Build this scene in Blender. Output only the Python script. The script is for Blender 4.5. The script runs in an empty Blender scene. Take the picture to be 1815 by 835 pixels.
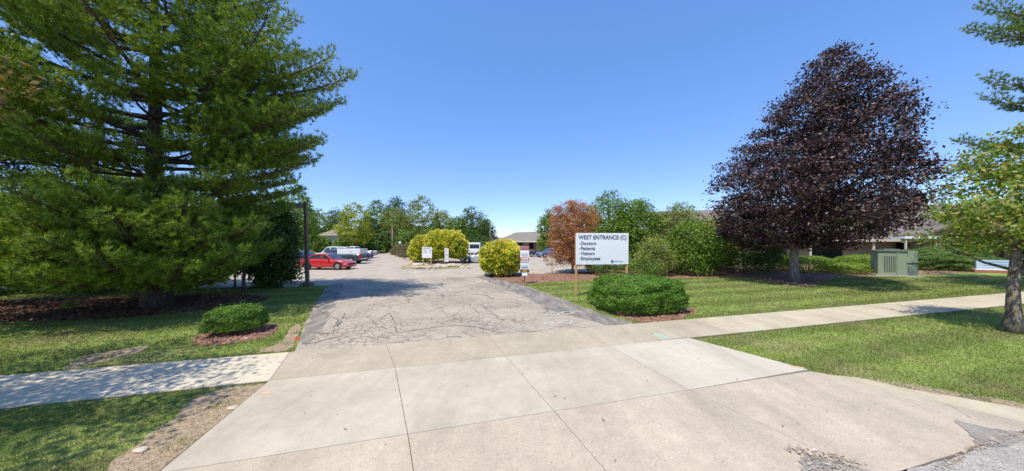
import bpy, bmesh, math, random
import numpy as np
from mathutils import Vector, Matrix, noise as mnoise

R = math.radians
scene = bpy.context.scene
col = scene.collection

# ------------------------------------------------------------------ camera, sky, sun, exposure
H = 2.5                                   # height of the camera above the ground
F, HX, HY = 544.0, 907.5, 428.0           # focal length in photo pixels, centre column, horizon row
cam_d = bpy.data.cameras.new("camera")
cam_d.sensor_width = 36.0
cam_d.lens = 36.0 * F / 1815.0
cam_d.shift_y = (HY - 417.5) / 1815.0
cam_d.clip_end = 3000
cam = bpy.data.objects.new("camera", cam_d)
col.objects.link(cam)
cam.location = (0, 0, H)
cam.rotation_euler = (R(90), 0, 0)
scene.camera = cam

SUN_EL = R(63)
SX, SY = 0.6, 0.8                          # the way shadows fall on the ground
world = bpy.data.worlds.new("World")
scene.world = world
world.use_nodes = True
wn = world.node_tree
sky = wn.nodes.new('ShaderNodeTexSky')
sky.sky_type = 'NISHITA'
sky.sun_disc = False
sky.sun_elevation = SUN_EL
sky.sun_rotation = math.atan2(-SX, -SY)
sky.altitude = 1200
sky.air_density = 1.0
sky.dust_density = 0.0
sky.ozone_density = 1.4
tint = wn.nodes.new('ShaderNodeMix'); tint.data_type = 'RGBA'; tint.blend_type = 'MULTIPLY'
tint.inputs[0].default_value = 1.0; tint.inputs[7].default_value = (0.70, 0.71, 0.80, 1)
lift = wn.nodes.new('ShaderNodeMix'); lift.data_type = 'RGBA'; lift.blend_type = 'ADD'; lift.inputs[0].default_value = 1.0; lift.inputs[7].default_value = (0.28, 0.92, 2.45, 1)
wn.links.new(tint.outputs[2], lift.inputs[6])
wn.links.new(sky.outputs[0], tint.inputs[6]); wn.links.new(lift.outputs[2], wn.nodes['Background'].inputs[0])
wn.nodes['Background'].inputs[1].default_value = 0.13
sun_d = bpy.data.lights.new("sun", 'SUN')
sun_d.energy = 4.2
sun_d.angle = R(0.53)
sun_d.color = (1.0, 0.93, 0.79)
sun = bpy.data.objects.new("sun", sun_d)
col.objects.link(sun)
ce = math.cos(SUN_EL)
sun.rotation_euler = Vector((SX * ce, SY * ce, -math.sin(SUN_EL))).to_track_quat('-Z', 'Y').to_euler()

vs = scene.view_settings
vs.view_transform = 'Standard'
vs.look = 'None'
vs.gamma = 1
vs.exposure = 0.4
try: vs.use_curve_mapping = False
except Exception: pass
scene.render.engine = 'CYCLES'
scene.cycles.max_bounces = 6
scene.cycles.transparent_max_bounces = 4

# ------------------------------------------------------------------ helpers
def G(px, py, z=0.0):
    """a spot of the ground seen at a photo pixel"""
    d = (H - z) * F / (py - HY)
    return ((px - HX) / F * d, d)
def W(px, d):                             # x at depth d for a column of the photo
    return (px - HX) / F * d
def Z(py, d):
    return H - (py - HY) / F * d

def tag(o, label=None, cat=None, group=None, kind=None):
    if label: o['label'] = label
    if cat: o['category'] = cat
    if group: o['group'] = group
    if kind: o['kind'] = kind
    return o
def empty(name, loc=(0, 0, 0), rz=0.0):
    o = bpy.data.objects.new(name, None)
    o.empty_display_size = 0.3
    o.location = loc
    o.rotation_euler = (0, 0, rz)
    col.objects.link(o)
    return o
def thing(name, label, cat, loc=(0, 0, 0), rz=0.0, group=None):
    return tag(empty(name, loc, rz), label, cat, group)
def copy_tree(o, parent=None):
    c = o.copy()
    col.objects.link(c)
    if parent: c.parent = parent
    for ch in [x for x in bpy.data.objects if x.parent == o]:
        copy_tree(ch, c)
    return c

class MB:
    """collects shapes and links them as one mesh object"""
    def __init__(s): s.v = []; s.f = []; s.smooth = []
    def add(s, vs_, fs, sm=False, M=None):
        n = len(s.v)
        if M is not None: vs_ = [tuple(M @ Vector(p)) for p in vs_]
        s.v += [tuple(p) for p in vs_]
        s.f += [tuple(i + n for i in f) for f in fs]
        s.smooth += [sm] * len(fs)
        return s
    def box(s, x0, x1, y0, y1, z0, z1, M=None, b=0.0):
        if b <= 0:
            v = [(x, y, z) for z in (z0, z1) for y in (y0, y1) for x in (x0, x1)]
            f = [(0, 2, 3, 1), (4, 5, 7, 6), (0, 1, 5, 4), (2, 6, 7, 3), (0, 4, 6, 2), (1, 3, 7, 5)]
            return s.add(v, f, False, M)
        bm = bmesh.new()
        bmesh.ops.create_cube(bm, size=1)
        for q in bm.verts:
            q.co = Vector(((x0 + x1) / 2 + q.co.x * (x1 - x0), (y0 + y1) / 2 + q.co.y * (y1 - y0), (z0 + z1) / 2 + q.co.z * (z1 - z0)))
        bmesh.ops.bevel(bm, geom=bm.edges[:], offset=b, segments=2, affect='EDGES')
        bm.verts.index_update()
        s.add([q.co[:] for q in bm.verts], [[q.index for q in f.verts] for f in bm.faces], False, M)
        bm.free()
        return s
    def tube(s, pts, rads, n=8, caps=True, wob=0.0, rnd=None):
        pts = [Vector(p) for p in pts]
        base = len(s.v)
        ax = None
        for i, p in enumerate(pts):
            t = (pts[min(i + 1, len(pts) - 1)] - pts[max(i - 1, 0)])
            t = t.normalized() if t.length > 1e-9 else Vector((0, 0, 1))
            if ax is None:
                ax = t.cross(Vector((0, 0, 1)))
                if ax.length < 0.1: ax = Vector((1, 0, 0))
            ax = (ax - t * ax.dot(t)).normalized()
            ay = t.cross(ax)
            for k in range(n):
                a = 2 * math.pi * k / n
                r = rads[i] * (1 + (rnd.uniform(-wob, wob) if rnd else 0))
                s.v.append(tuple(p + ax * (math.cos(a) * r) + ay * (math.sin(a) * r)))
        for i in range(len(pts) - 1):
            for k in range(n):
                a = base + i * n + k; b2 = base + i * n + (k + 1) % n
                s.f.append((a, b2, b2 + n, a + n)); s.smooth.append(True)
        if caps:
            s.f.append(tuple(base + k for k in range(n))[::-1]); s.smooth.append(False)
            e = base + (len(pts) - 1) * n
            s.f.append(tuple(e + k for k in range(n))); s.smooth.append(False)
        return s
    def cyl(s, c, axis, r, h, n=24, r2=None):
        c = Vector(c); axis = Vector(axis).normalized()
        return s.tube([c, c + axis * h], [r, r if r2 is None else r2], n)
    def prism(s, pts, z0, z1):
        n = len(pts)
        v = [(x, y, z0) for x, y in pts] + [(x, y, z1) for x, y in pts]
        f = [tuple(range(n))[::-1], tuple(range(n, 2 * n))] + [(i, (i + 1) % n, n + (i + 1) % n, n + i) for i in range(n)]
        return s.add(v, f)
    def build(s, name, m, parent=None, loc=None):
        me = bpy.data.meshes.new(name)
        me.from_pydata(s.v, [], s.f)
        me.polygons.foreach_set('use_smooth', s.smooth)
        me.update()
        if m is not None: me.materials.append(m)
        o = bpy.data.objects.new(name, me)
        col.objects.link(o)
        if parent: o.parent = parent
        if loc: o.location = loc
        return o

def bulk(name, V, k, m, parent=None, smooth=False):
    """V: (n*k,3) corner positions, k corners a face"""
    n = len(V) // k
    me = bpy.data.meshes.new(name)
    me.vertices.add(n * k)
    me.vertices.foreach_set('co', np.ascontiguousarray(V, dtype=np.float32).ravel())
    me.loops.add(n * k)
    me.loops.foreach_set('vertex_index', np.arange(n * k, dtype=np.int32))
    me.polygons.add(n)
    me.polygons.foreach_set('loop_start', np.arange(0, n * k, k, dtype=np.int32))
    me.update(calc_edges=True)
    me.materials.append(m)
    o = bpy.data.objects.new(name, me)
    col.objects.link(o)
    if parent: o.parent = parent
    return o

def fill(name, pts, z, m, parent=None):
    """a flat sheet with an outline, sub-divided by triangulation"""
    bm = bmesh.new()
    vv = [bm.verts.new((x, y, z)) for x, y in pts]
    f = bm.faces.new(vv)
    if f.normal.z < 0: f.normal_flip()
    bmesh.ops.triangulate(bm, faces=bm.faces[:])
    me = bpy.data.meshes.new(name)
    bm.to_mesh(me); bm.free()
    me.materials.append(m)
    o = bpy.data.objects.new(name, me); col.objects.link(o)
    if parent: o.parent = parent
    return o
def ragged(pts, step=0.25, amp=0.06, seed=1, closed=True):
    rnd = random.Random(seed)
    out = []
    n = len(pts)
    for i in range(n if closed else n - 1):
        a = Vector(pts[i]); b = Vector(pts[(i + 1) % n])
        L = (b - a).length; k = max(1, int(L / step))
        nn = Vector((-(b - a).y, (b - a).x)); nn = nn / max(nn.length, 1e-6)
        for j in range(k):
            p = a + (b - a) * (j / k)
            d = mnoise.noise(Vector((p.x * 2.1 + seed, p.y * 2.1, 0))) * amp * 1.8 + rnd.uniform(-amp, amp) * 0.5
            out.append(tuple(p + nn * d))
    return out
def smooth_poly(pts, k=6):
    """closed Catmull-Rom"""
    n = len(pts); out = []
    for i in range(n):
        p0, p1, p2, p3 = (Vector(pts[(i + j - 1) % n]) for j in range(4))
        for j in range(k):
            t = j / k
            out.append(tuple(0.5 * ((2 * p1) + (p2 - p0) * t + (2 * p0 - 5 * p1 + 4 * p2 - p3) * t * t + (3 * p1 - p0 - 3 * p2 + p3) * t ** 3)))
    return out
def inside(poly, X, Y):
    poly = np.asarray(poly); res = np.zeros(len(X), bool)
    j = len(poly) - 1
    for i in range(len(poly)):
        xi, yi = poly[i]; xj, yj = poly[j]
        c = ((yi > Y) != (yj > Y)) & (X < (xj - xi) * (Y - yi) / (yj - yi + 1e-12) + xi)
        res ^= c; j = i
    return res

# ------------------------------------------------------------------ materials
def new_mat(name):
    m = bpy.data.materials.new(name); m.use_nodes = True
    return m, m.node_tree, m.node_tree.nodes['Principled BSDF']
def N(nt, t, **kw):
    n = nt.nodes.new(t)
    for k, v in kw.items(): setattr(n, k, v)
    return n
def pos(nt):
    return N(nt, 'ShaderNodeNewGeometry').outputs['Position']
def noise(nt, scale, detail=4, rough=0.6, vec=None, dist=0.0):
    n = N(nt, 'ShaderNodeTexNoise')
    n.inputs['Scale'].default_value = scale; n.inputs['Detail'].default_value = detail
    n.inputs['Roughness'].default_value = rough; n.inputs['Distortion'].default_value = dist
    nt.links.new(vec if vec is not None else pos(nt), n.inputs['Vector'])
    return n.outputs['Fac']
def ramp(nt, fac, stops):
    r = N(nt, 'ShaderNodeValToRGB')
    while len(r.color_ramp.elements) < len(stops): r.color_ramp.elements.new(0.5)
    for e, (p, c) in zip(r.color_ramp.elements, stops):
        e.position = p; e.color = (c, c, c, 1) if isinstance(c, (int, float)) else (*c, 1)
    nt.links.new(fac, r.inputs[0])
    return r.outputs[0]
def mix(nt, fac, a, b, mode='MIX'):
    n = N(nt, 'ShaderNodeMix', data_type='RGBA', blend_type=mode)
    for s_, v in ((n.inputs[0], fac), (n.inputs[6], a), (n.inputs[7], b)):
        if isinstance(v, (int, float)): s_.default_value = v if s_ == n.inputs[0] else (v, v, v, 1)
        elif isinstance(v, tuple): s_.default_value = (*v, 1)
        else: nt.links.new(v, s_)
    return n.outputs[2]
def math_(nt, op, a, b=None):
    n = N(nt, 'ShaderNodeMath', operation=op)
    for i, v in enumerate((a, b)):
        if v is None: continue
        if isinstance(v, (int, float)): n.inputs[i].default_value = v
        else: nt.links.new(v, n.inputs[i])
    return n.outputs[0]
def bump(nt, bs, h, strength=0.3, dist=0.02):
    b = N(nt, 'ShaderNodeBump'); b.inputs['Strength'].default_value = strength; b.inputs['Distance'].default_value = dist
    nt.links.new(h, b.inputs['Height']); nt.links.new(b.outputs[0], bs.inputs['Normal'])

def simple(name, c, rough=0.6, metal=0.0, var=0.12, scale=6.0, coat=0.0, spec=0.5):
    m, nt, bs = new_mat(name)
    f = noise(nt, scale, 5)
    hi = tuple(min(1, x * (1 + var)) for x in c); lo = tuple(x * (1 - var) for x in c)
    nt.links.new(ramp(nt, f, [(0.3, lo), (0.7, hi)]), bs.inputs['Base Color'])
    bs.inputs['Roughness'].default_value = rough; bs.inputs['Metallic'].default_value = metal
    bs.inputs['Coat Weight'].default_value = coat; bs.inputs['Coat Roughness'].default_value = 0.05
    bs.inputs['Specular IOR Level'].default_value = spec
    return m
def leafy(name, c1, c2, c3=None, transl=0.3, rough=0.5, spec=0.35, nscale=0.7, p3=0.85):
    """leaf colour varies leaf by leaf and in broad patches; leaves let some light through"""
    m, nt, bs = new_mat(name)
    g = N(nt, 'ShaderNodeNewGeometry')
    stops = [(0.0, c1), (p3 - 0.05 if c3 else 1.0, c2)]
    if c3: stops += [(p3 + 0.03, c3)]
    cl = ramp(nt, g.outputs['Random Per Island'], stops)
    f = noise(nt, nscale, 3)
    cl = mix(nt, 1.0, cl, ramp(nt, f, [(0.3, 0.72), (0.7, 1.25)]), 'MULTIPLY')
    cl = mix(nt, 1.0, cl, ramp(nt, noise(nt, nscale * 5.5, 2), [(0.32, 0.74), (0.68, 1.3)]), 'MULTIPLY')
    nt.links.new(cl, bs.inputs['Base Color'])
    bs.inputs['Roughness'].default_value = rough; bs.inputs['Specular IOR Level'].default_value = spec
    tr = N(nt, 'ShaderNodeBsdfTranslucent')
    tc = mix(nt, 1.0, cl, (1.25, 1.15, 0.55), 'MULTIPLY')
    nt.links.new(tc, tr.inputs[0])
    mx = N(nt, 'ShaderNodeMixShader'); mx.inputs[0].default_value = transl
    nt.links.new(bs.outputs[0], mx.inputs[1]); nt.links.new(tr.outputs[0], mx.inputs[2])
    nt.links.new(mx.outputs[0], nt.nodes['Material Output'].inputs[0])
    return m

M = {}
# lawn soil and thatch under the blades
def lawn_mat():
    m, nt, bs = new_mat('lawn')
    p = pos(nt)
    a = noise(nt, 0.55, 5, 0.65); b = noise(nt, 9, 6, 0.7); c = noise(nt, 60, 3, 0.7)
    green = ramp(nt, b, [(0.25, (0.13, 0.18, 0.035)), (0.55, (0.22, 0.28, 0.065)), (0.8, (0.33, 0.36, 0.12))])
    dry = ramp(nt, b, [(0.3, (0.20, 0.17, 0.085)), (0.75, (0.34, 0.29, 0.17))])
    patch = ramp(nt, math_(nt, 'ADD', math_(nt, 'MULTIPLY', a, 0.8), math_(nt, 'MULTIPLY', b, 0.3)), [(0.54, 0.0), (0.72, 0.75)])
    cl = mix(nt, patch, green, dry)
    # mowing stripes run across the lawn, alternately paler and darker
    sp = N(nt, 'ShaderNodeSeparateXYZ'); nt.links.new(p, sp.inputs[0])
    v = math_(nt, 'ADD', math_(nt, 'MULTIPLY', sp.outputs[1], 1.0), math_(nt, 'MULTIPLY', sp.outputs[0], -0.30))
    w = math_(nt, 'ADD', math_(nt, 'MULTIPLY', v, 3.5), math_(nt, 'MULTIPLY', noise(nt, 0.6, 2), 3.0))
    s = math_(nt, 'SINE', w)
    st = ramp(nt, math_(nt, 'ADD', math_(nt, 'MULTIPLY', s, 0.5), 0.5), [(0.3, 0.88), (0.7, 1.2)])
    cl = mix(nt, 1.0, cl, st, 'MULTIPLY')
    cl = mix(nt, 1.0, cl, ramp(nt, c, [(0.3, 0.75), (0.7, 1.25)]), 'MULTIPLY')
    nt.links.new(cl, bs.inputs['Base Color']); bs.inputs['Roughness'].default_value = 0.95
    bs.inputs['Specular IOR Level'].default_value = 0.1
    bump(nt, bs, c, 0.6, 0.03)
    return m
M['lawn'] = lawn_mat()
def concrete_mat(name, base, aggr=0.25, seed=0.0, stain=0.12):
    m, nt, bs = new_mat(name)
    mp = N(nt, 'ShaderNodeMapping'); mp.inputs['Location'].default_value = (seed, seed * 2, 0)
    nt.links.new(pos(nt), mp.inputs[0]); p = mp.outputs[0]
    a = noise(nt, 0.8, 6, 0.6, p); b = noise(nt, 5, 5, 0.65, p); c = noise(nt, 95, 3, 0.8, p); d = noise(nt, 38, 2, 0.7, p)
    cl = mix(nt, 1.0, base, ramp(nt, a, [(0.3, 1 - stain), (0.7, 1 + stain)]), 'MULTIPLY')
    cl = mix(nt, 1.0, cl, ramp(nt, b, [(0.3, 0.93), (0.7, 1.06)]), 'MULTIPLY')
    cl = mix(nt, 1.0, cl, ramp(nt, c, [(0.36, 1 - aggr * 1.6), (0.5, 1.0), (0.66, 1 + aggr)]), 'MULTIPLY')
    vo = N(nt, 'ShaderNodeTexVoronoi'); vo.inputs['Scale'].default_value = 55; nt.links.new(p, vo.inputs['Vector'])
    sepc = N(nt, 'ShaderNodeSeparateColor'); nt.links.new(vo.outputs['Color'], sepc.inputs[0])
    cl = mix(nt, 1.0, cl, ramp(nt, sepc.outputs[0], [(0.0, 1 - aggr * 1.2), (0.12, 1.0), (0.85, 1.0), (1.0, 1 + aggr * 0.9)]), 'MULTIPLY')
    # tyre-darkened smears along the way cars drive
    mp2 = N(nt, 'ShaderNodeMapping'); mp2.inputs['Rotation'].default_value = (0, 0, R(-20)); mp2.inputs['Scale'].default_value = (1.6, 0.22, 1)
    nt.links.new(pos(nt), mp2.inputs[0])
    e = noise(nt, 1.0, 5, 0.6, mp2.outputs[0])
    cl = mix(nt, 1.0, cl, ramp(nt, e, [(0.32, 0.88), (0.6, 1.03)]), 'MULTIPLY')
    vo3 = N(nt, 'ShaderNodeTexVoronoi'); vo3.inputs['Scale'].default_value = .45; nt.links.new(p, vo3.inputs['Vector'])
    cl = mix(nt, 1.0, cl, ramp(nt, math_(nt, 'ADD', vo3.outputs['Distance'], math_(nt, 'MULTIPLY', b, .25)), [(0.13, 0.80), (0.24, 1.0)]), 'MULTIPLY')
    # odd dark spots
    vo2 = N(nt, 'ShaderNodeTexVoronoi'); vo2.inputs['Scale'].default_value = 1.7; nt.links.new(p, vo2.inputs['Vector'])
    cl = mix(nt, 1.0, cl, ramp(nt, vo2.outputs['Distance'], [(0.018, 0.45), (0.03, 1.0)]), 'MULTIPLY')
    nt.links.new(cl, bs.inputs['Base Color']); bs.inputs['Roughness'].default_value = 0.9
    bs.inputs['Specular IOR Level'].default_value = 0.2
    bump(nt, bs, c, 0.25, 0.004)
    return m
M['conc_tan'] = concrete_mat('concrete tan', (0.47, 0.395, 0.305), 0.16, 0)
M['conc_walk'] = concrete_mat('concrete walk', (0.435, 0.37, 0.275), 0.15, 7)
M['conc_pale'] = concrete_mat('concrete pale', (0.475, 0.415, 0.325), 0.06, 3)
M['conc_left'] = concrete_mat('concrete left walk', (0.60, 0.52, 0.39), 0.03, 31, 0.06)
M['conc_new'] = concrete_mat('concrete new', (0.52, 0.465, 0.375), 0.03, 11, 0.06)
M['conc_yellow'] = concrete_mat('concrete yellowish', (0.485, 0.42, 0.30), 0.10, 5)
M['joint'] = simple('joint dirt', (0.12, 0.10, 0.08), 0.95, scale=20)

def asphalt_mat():
    m, nt, bs = new_mat('old asphalt')
    p = pos(nt)
    a = noise(nt, 0.35, 5, 0.6); b = noise(nt, 2.2, 6, 0.65); c = noise(nt, 55, 3, 0.8)
    cl = ramp(nt, a, [(0.3, (0.345, 0.295, 0.235)), (0.7, (0.455, 0.39, 0.32))])
    cl = mix(nt, 1.0, cl, ramp(nt, b, [(0.3, 0.84), (0.7, 1.1)]), 'MULTIPLY')
    cl = mix(nt, 1.0, cl, ramp(nt, c, [(0.35, 0.72), (0.5, 1.0), (0.7, 1.3)]), 'MULTIPLY')
    # cracks: two sizes of warped cells, the fine alligator pattern only in worn areas
    wv = N(nt, 'ShaderNodeTexNoise'); wv.inputs['Scale'].default_value = 1.6; wv.inputs['Detail'].default_value = 5
    nt.links.new(p, wv.inputs['Vector'])
    wp = N(nt, 'ShaderNodeMix', data_type='VECTOR'); wp.inputs[0].default_value = 0.32
    nt.links.new(p, wp.inputs[4]); nt.links.new(wv.outputs['Color'], wp.inputs[5])
    def cracks(scale, w, mask_lo, mask_hi, ms, dark):
        vo = N(nt, 'ShaderNodeTexVoronoi', feature='DISTANCE_TO_EDGE'); vo.inputs['Scale'].default_value = scale
        nt.links.new(wp.outputs[1], vo.inputs['Vector'])
        k = ramp(nt, vo.outputs['Distance'], [(w * 0.35, 1.0), (w, 0.0)])
        mk = ramp(nt, noise(nt, ms, 3), [(mask_lo, 0.0), (mask_hi, 1.0)])
        return math_(nt, 'MULTIPLY', math_(nt, 'MULTIPLY', k, mk), dark)
    k1 = cracks(0.85, 0.013, 0.40, 0.56, 0.5, 0.7)
    k2 = cracks(7.0, 0.10, 0.42, 0.60, 0.4, 0.6)
    kk = math_(nt, 'MAXIMUM', k1, k2)
    cl = mix(nt, kk, cl, (0.05, 0.046, 0.042))
    nt.links.new(cl, bs.inputs['Base Color']); bs.inputs['Roughness'].default_value = 0.92
    bs.inputs['Specular IOR Level'].default_value = 0.2
    bump(nt, bs, c, 0.5, 0.008)
    return m
M['asphalt'] = asphalt_mat()
def seal_mat(name, lo, hi):
    m, nt, bs = new_mat(name)
    mp = N(nt, 'ShaderNodeMapping'); mp.inputs['Rotation'].default_value = (0, 0, R(-14)); mp.inputs['Scale'].default_value = (2.2, 0.5, 1)
    nt.links.new(pos(nt), mp.inputs[0])
    a = noise(nt, 1.6, 6, 0.65, mp.outputs[0]); c = noise(nt, 60, 3, 0.8)
    cl = ramp(nt, a, [(0.32, lo), (0.66, hi)])
    cl = mix(nt, 1.0, cl, ramp(nt, c, [(0.35, 0.7), (0.7, 1.3)]), 'MULTIPLY')
    nt.links.new(cl, bs.inputs['Base Color']); bs.inputs['Roughness'].default_value = 0.85
    bs.inputs['Specular IOR Level'].default_value = 0.25
    bump(nt, bs, c, 0.4, 0.006)
    return m
M['seal'] = seal_mat('worn sealer', (0.125, 0.115, 0.105), (0.33, 0.29, 0.245))
M['patch'] = seal_mat('worn patch', (0.21, 0.19, 0.165), (0.34, 0.305, 0.26))
M['lot'] = concrete_mat('parking surface', (0.42, 0.36, 0.295), 0.12, 21, 0.16)
M['street'] = concrete_mat('street asphalt', (0.37, 0.34, 0.30), 0.4, 2, 0.05)
def soil_mat(name, stops, scale=14):
    m, nt, bs = new_mat(name)
    a = noise(nt, scale, 6, 0.75); c = noise(nt, scale * 6, 3, 0.7)
    cl = ramp(nt, a, stops)
    cl = mix(nt, 1.0, cl, ramp(nt, c, [(0.35, 0.6), (0.65, 1.3)]), 'MULTIPLY')
    nt.links.new(cl, bs.inputs['Base Color']); bs.inputs['Roughness'].default_value = 0.95
    bs.inputs['Specular IOR Level'].default_value = 0.1
    bump(nt, bs, a, 0.8, 0.03)
    return m
M['dirt'] = soil_mat('dirt', [(0.3, (0.22, 0.155, 0.095)), (0.5, (0.37, 0.28, 0.185)), (0.72, (0.52, 0.42, 0.30))])
M['mulch'] = soil_mat('red mulch', [(0.3, (0.16, 0.085, 0.055)), (0.55, (0.30, 0.17, 0.115)), (0.75, (0.42, 0.26, 0.18))], 10)
M['straw'] = soil_mat('pine straw', [(0.3, (0.08, 0.038, 0.022)), (0.55, (0.17, 0.08, 0.045)), (0.75, (0.28, 0.15, 0.085))], 9)

def stickmat(name, c1, c2):
    m, nt, bs = new_mat(name)
    g = N(nt, 'ShaderNodeNewGeometry')
    nt.links.new(ramp(nt, g.outputs['Random Per Island'], [(0, c1), (1, c2)]), bs.inputs['Base Color'])
    bs.inputs['Roughness'].default_value = 0.9
    return m
M['chip'] = stickmat('mulch chips', (0.18, 0.085, 0.06), (0.44, 0.26, 0.19))
M['strawbits'] = stickmat('pine needles fallen', (0.10, 0.045, 0.025), (0.32, 0.17, 0.09))
M['pebble'] = stickmat('pebbles', (0.26, 0.20, 0.15), (0.52, 0.45, 0.36))
def blade_mat():
    m, nt, bs = new_mat('grass blades')
    g = N(nt, 'ShaderNodeNewGeometry')
    a = noise(nt, 0.55, 5, 0.65); b = noise(nt, 9, 4, 0.7)
    green = ramp(nt, g.outputs['Random Per Island'], [(0.0, (0.11, 0.17, 0.03)), (0.6, (0.235, 0.30, 0.07)), (0.85, (0.36, 0.38, 0.12)), (1.0, (0.48, 0.40, 0.21))])
    patch = ramp(nt, math_(nt, 'ADD', math_(nt, 'MULTIPLY', a, 0.8), math_(nt, 'MULTIPLY', b, 0.3)), [(0.52, 0.0), (0.72, 0.85)])
    dry = ramp(nt, g.outputs['Random Per Island'], [(0.0, (0.16, 0.16, 0.06)), (0.5, (0.32, 0.27, 0.14)), (1.0, (0.45, 0.38, 0.23))])
    cl = mix(nt, patch, green, dry)
    sp = N(nt, 'ShaderNodeSeparateXYZ'); nt.links.new(pos(nt), sp.inputs[0])
    v = math_(nt, 'ADD', sp.outputs[1], math_(nt, 'MULTIPLY', sp.outputs[0], -0.30))
    w = math_(nt, 'ADD', math_(nt, 'MULTIPLY', v, 3.5), math_(nt, 'MULTIPLY', noise(nt, 0.6, 2), 3.0))
    st = ramp(nt, math_(nt, 'ADD', math_(nt, 'MULTIPLY', math_(nt, 'SINE', w), 0.5), 0.5), [(0.3, 0.9), (0.7, 1.15)])
    cl = mix(nt, 1.0, cl, st, 'MULTIPLY')
    nt.links.new(cl, bs.inputs['Base Color']); bs.inputs['Roughness'].default_value = 0.7
    bs.inputs['Specular IOR Level'].default_value = 0.2
    tr = N(nt, 'ShaderNodeBsdfTranslucent'); nt.links.new(cl, tr.inputs[0])
    mx = N(nt, 'ShaderNodeMixShader'); mx.inputs[0].default_value = 0.3
    nt.links.new(bs.outputs[0], mx.inputs[1]); nt.links.new(tr.outputs[0], mx.inputs[2])
    nt.links.new(mx.outputs[0], nt.nodes['Material Output'].inputs[0])
    return m
M['blade'] = blade_mat()
def bark_mat(name, c1, c2):
    m, nt, bs = new_mat(name)
    mp = N(nt, 'ShaderNodeMapping'); mp.inputs['Scale'].default_value = (14, 14, 3)
    nt.links.new(pos(nt), mp.inputs[0])
    a = noise(nt, 1.0, 6, 0.7, mp.outputs[0])
    nt.links.new(ramp(nt, a, [(0.35, c1), (0.65, c2)]), bs.inputs['Base Color'])
    bs.inputs['Roughness'].default_value = 0.95; bs.inputs['Specular IOR Level'].default_value = 0.15
    bump(nt, bs, a, 0.9, 0.03)
    return m
M['bark'] = bark_mat('bark brown', (0.045, 0.034, 0.026), (0.16, 0.125, 0.10))
M['bark_grey'] = bark_mat('bark grey', (0.12, 0.10, 0.08), (0.36, 0.32, 0.27))
M['bark_mottled'] = bark_mat('bark mottled', (0.05, 0.04, 0.03), (0.30, 0.24, 0.18))
# leaves
M['pine'] = leafy('pine needles', (0.085, 0.165, 0.022), (0.33, 0.45, 0.06), transl=0.26, nscale=0.9)
M['pine_r'] = leafy('pine needles bluish', (0.13, 0.21, 0.06), (0.28, 0.38, 0.11), transl=0.35)
M['pine_dark'] = leafy('spruce needles', (0.018, 0.034, 0.014), (0.045, 0.07, 0.028), transl=0.12)
M['maple'] = leafy('purple leaves', (0.016, 0.009, 0.013), (0.055, 0.023, 0.026), (0.15, 0.075, 0.068), transl=0.2, rough=0.5, spec=0.5, p3=0.8)
M['yew'] = leafy('yew leaves', (0.05, 0.13, 0.012), (0.15, 0.29, 0.03), (0.22, 0.36, 0.05), transl=0.25, nscale=3)
M['yewy'] = leafy('sunny clipped leaves', (0.10, 0.19, 0.015), (0.25, 0.38, 0.04), (0.30, 0.42, 0.07), transl=0.25, nscale=2)
M['juniper'] = leafy('juniper leaves', (0.06, 0.12, 0.02), (0.15, 0.24, 0.045), (0.21, 0.29, 0.07), transl=0.25, nscale=2)
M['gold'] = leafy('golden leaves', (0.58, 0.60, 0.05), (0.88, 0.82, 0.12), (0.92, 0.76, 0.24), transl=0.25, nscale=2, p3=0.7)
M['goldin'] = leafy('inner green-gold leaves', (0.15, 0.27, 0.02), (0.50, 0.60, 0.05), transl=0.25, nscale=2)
M['rust'] = leafy('dry rust leaves', (0.32, 0.12, 0.045), (0.56, 0.23, 0.09), (0.24, 0.25, 0.11), transl=0.25)
M['twig'] = simple('dead twigs', (0.30, 0.24, 0.19), 0.9, scale=12)
M['green1'] = leafy('leaves fresh green', (0.10, 0.18, 0.022), (0.22, 0.34, 0.05), transl=0.35)
M['green2'] = leafy('leaves mid green', (0.09, 0.155, 0.022), (0.20, 0.30, 0.05), transl=0.3)
M['green3'] = leafy('leaves deep green', (0.04, 0.085, 0.016), (0.11, 0.18, 0.035), transl=0.25)
M['olive'] = leafy('leaves olive', (0.16, 0.20, 0.045), (0.30, 0.35, 0.09), transl=0.3)
M['lime'] = leafy('leaves lime yellow', (0.17, 0.24, 0.02), (0.38, 0.44, 0.04), (0.46, 0.40, 0.05), transl=0.35, p3=0.9)
M['crab'] = leafy('leaves yellow green', (0.10, 0.18, 0.03), (0.28, 0.37, 0.06), (0.46, 0.36, 0.09), transl=0.4, p3=0.87)
M['browngreen'] = leafy('leaves browning', (0.10, 0.10, 0.03), (0.24, 0.17, 0.06), (0.33, 0.17, 0.07), transl=0.35, p3=0.75)
M['redhedge'] = leafy('hedge reddish green', (0.07, 0.09, 0.03), (0.15, 0.16, 0.06), (0.26, 0.17, 0.11), transl=0.25, p3=0.62)
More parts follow.
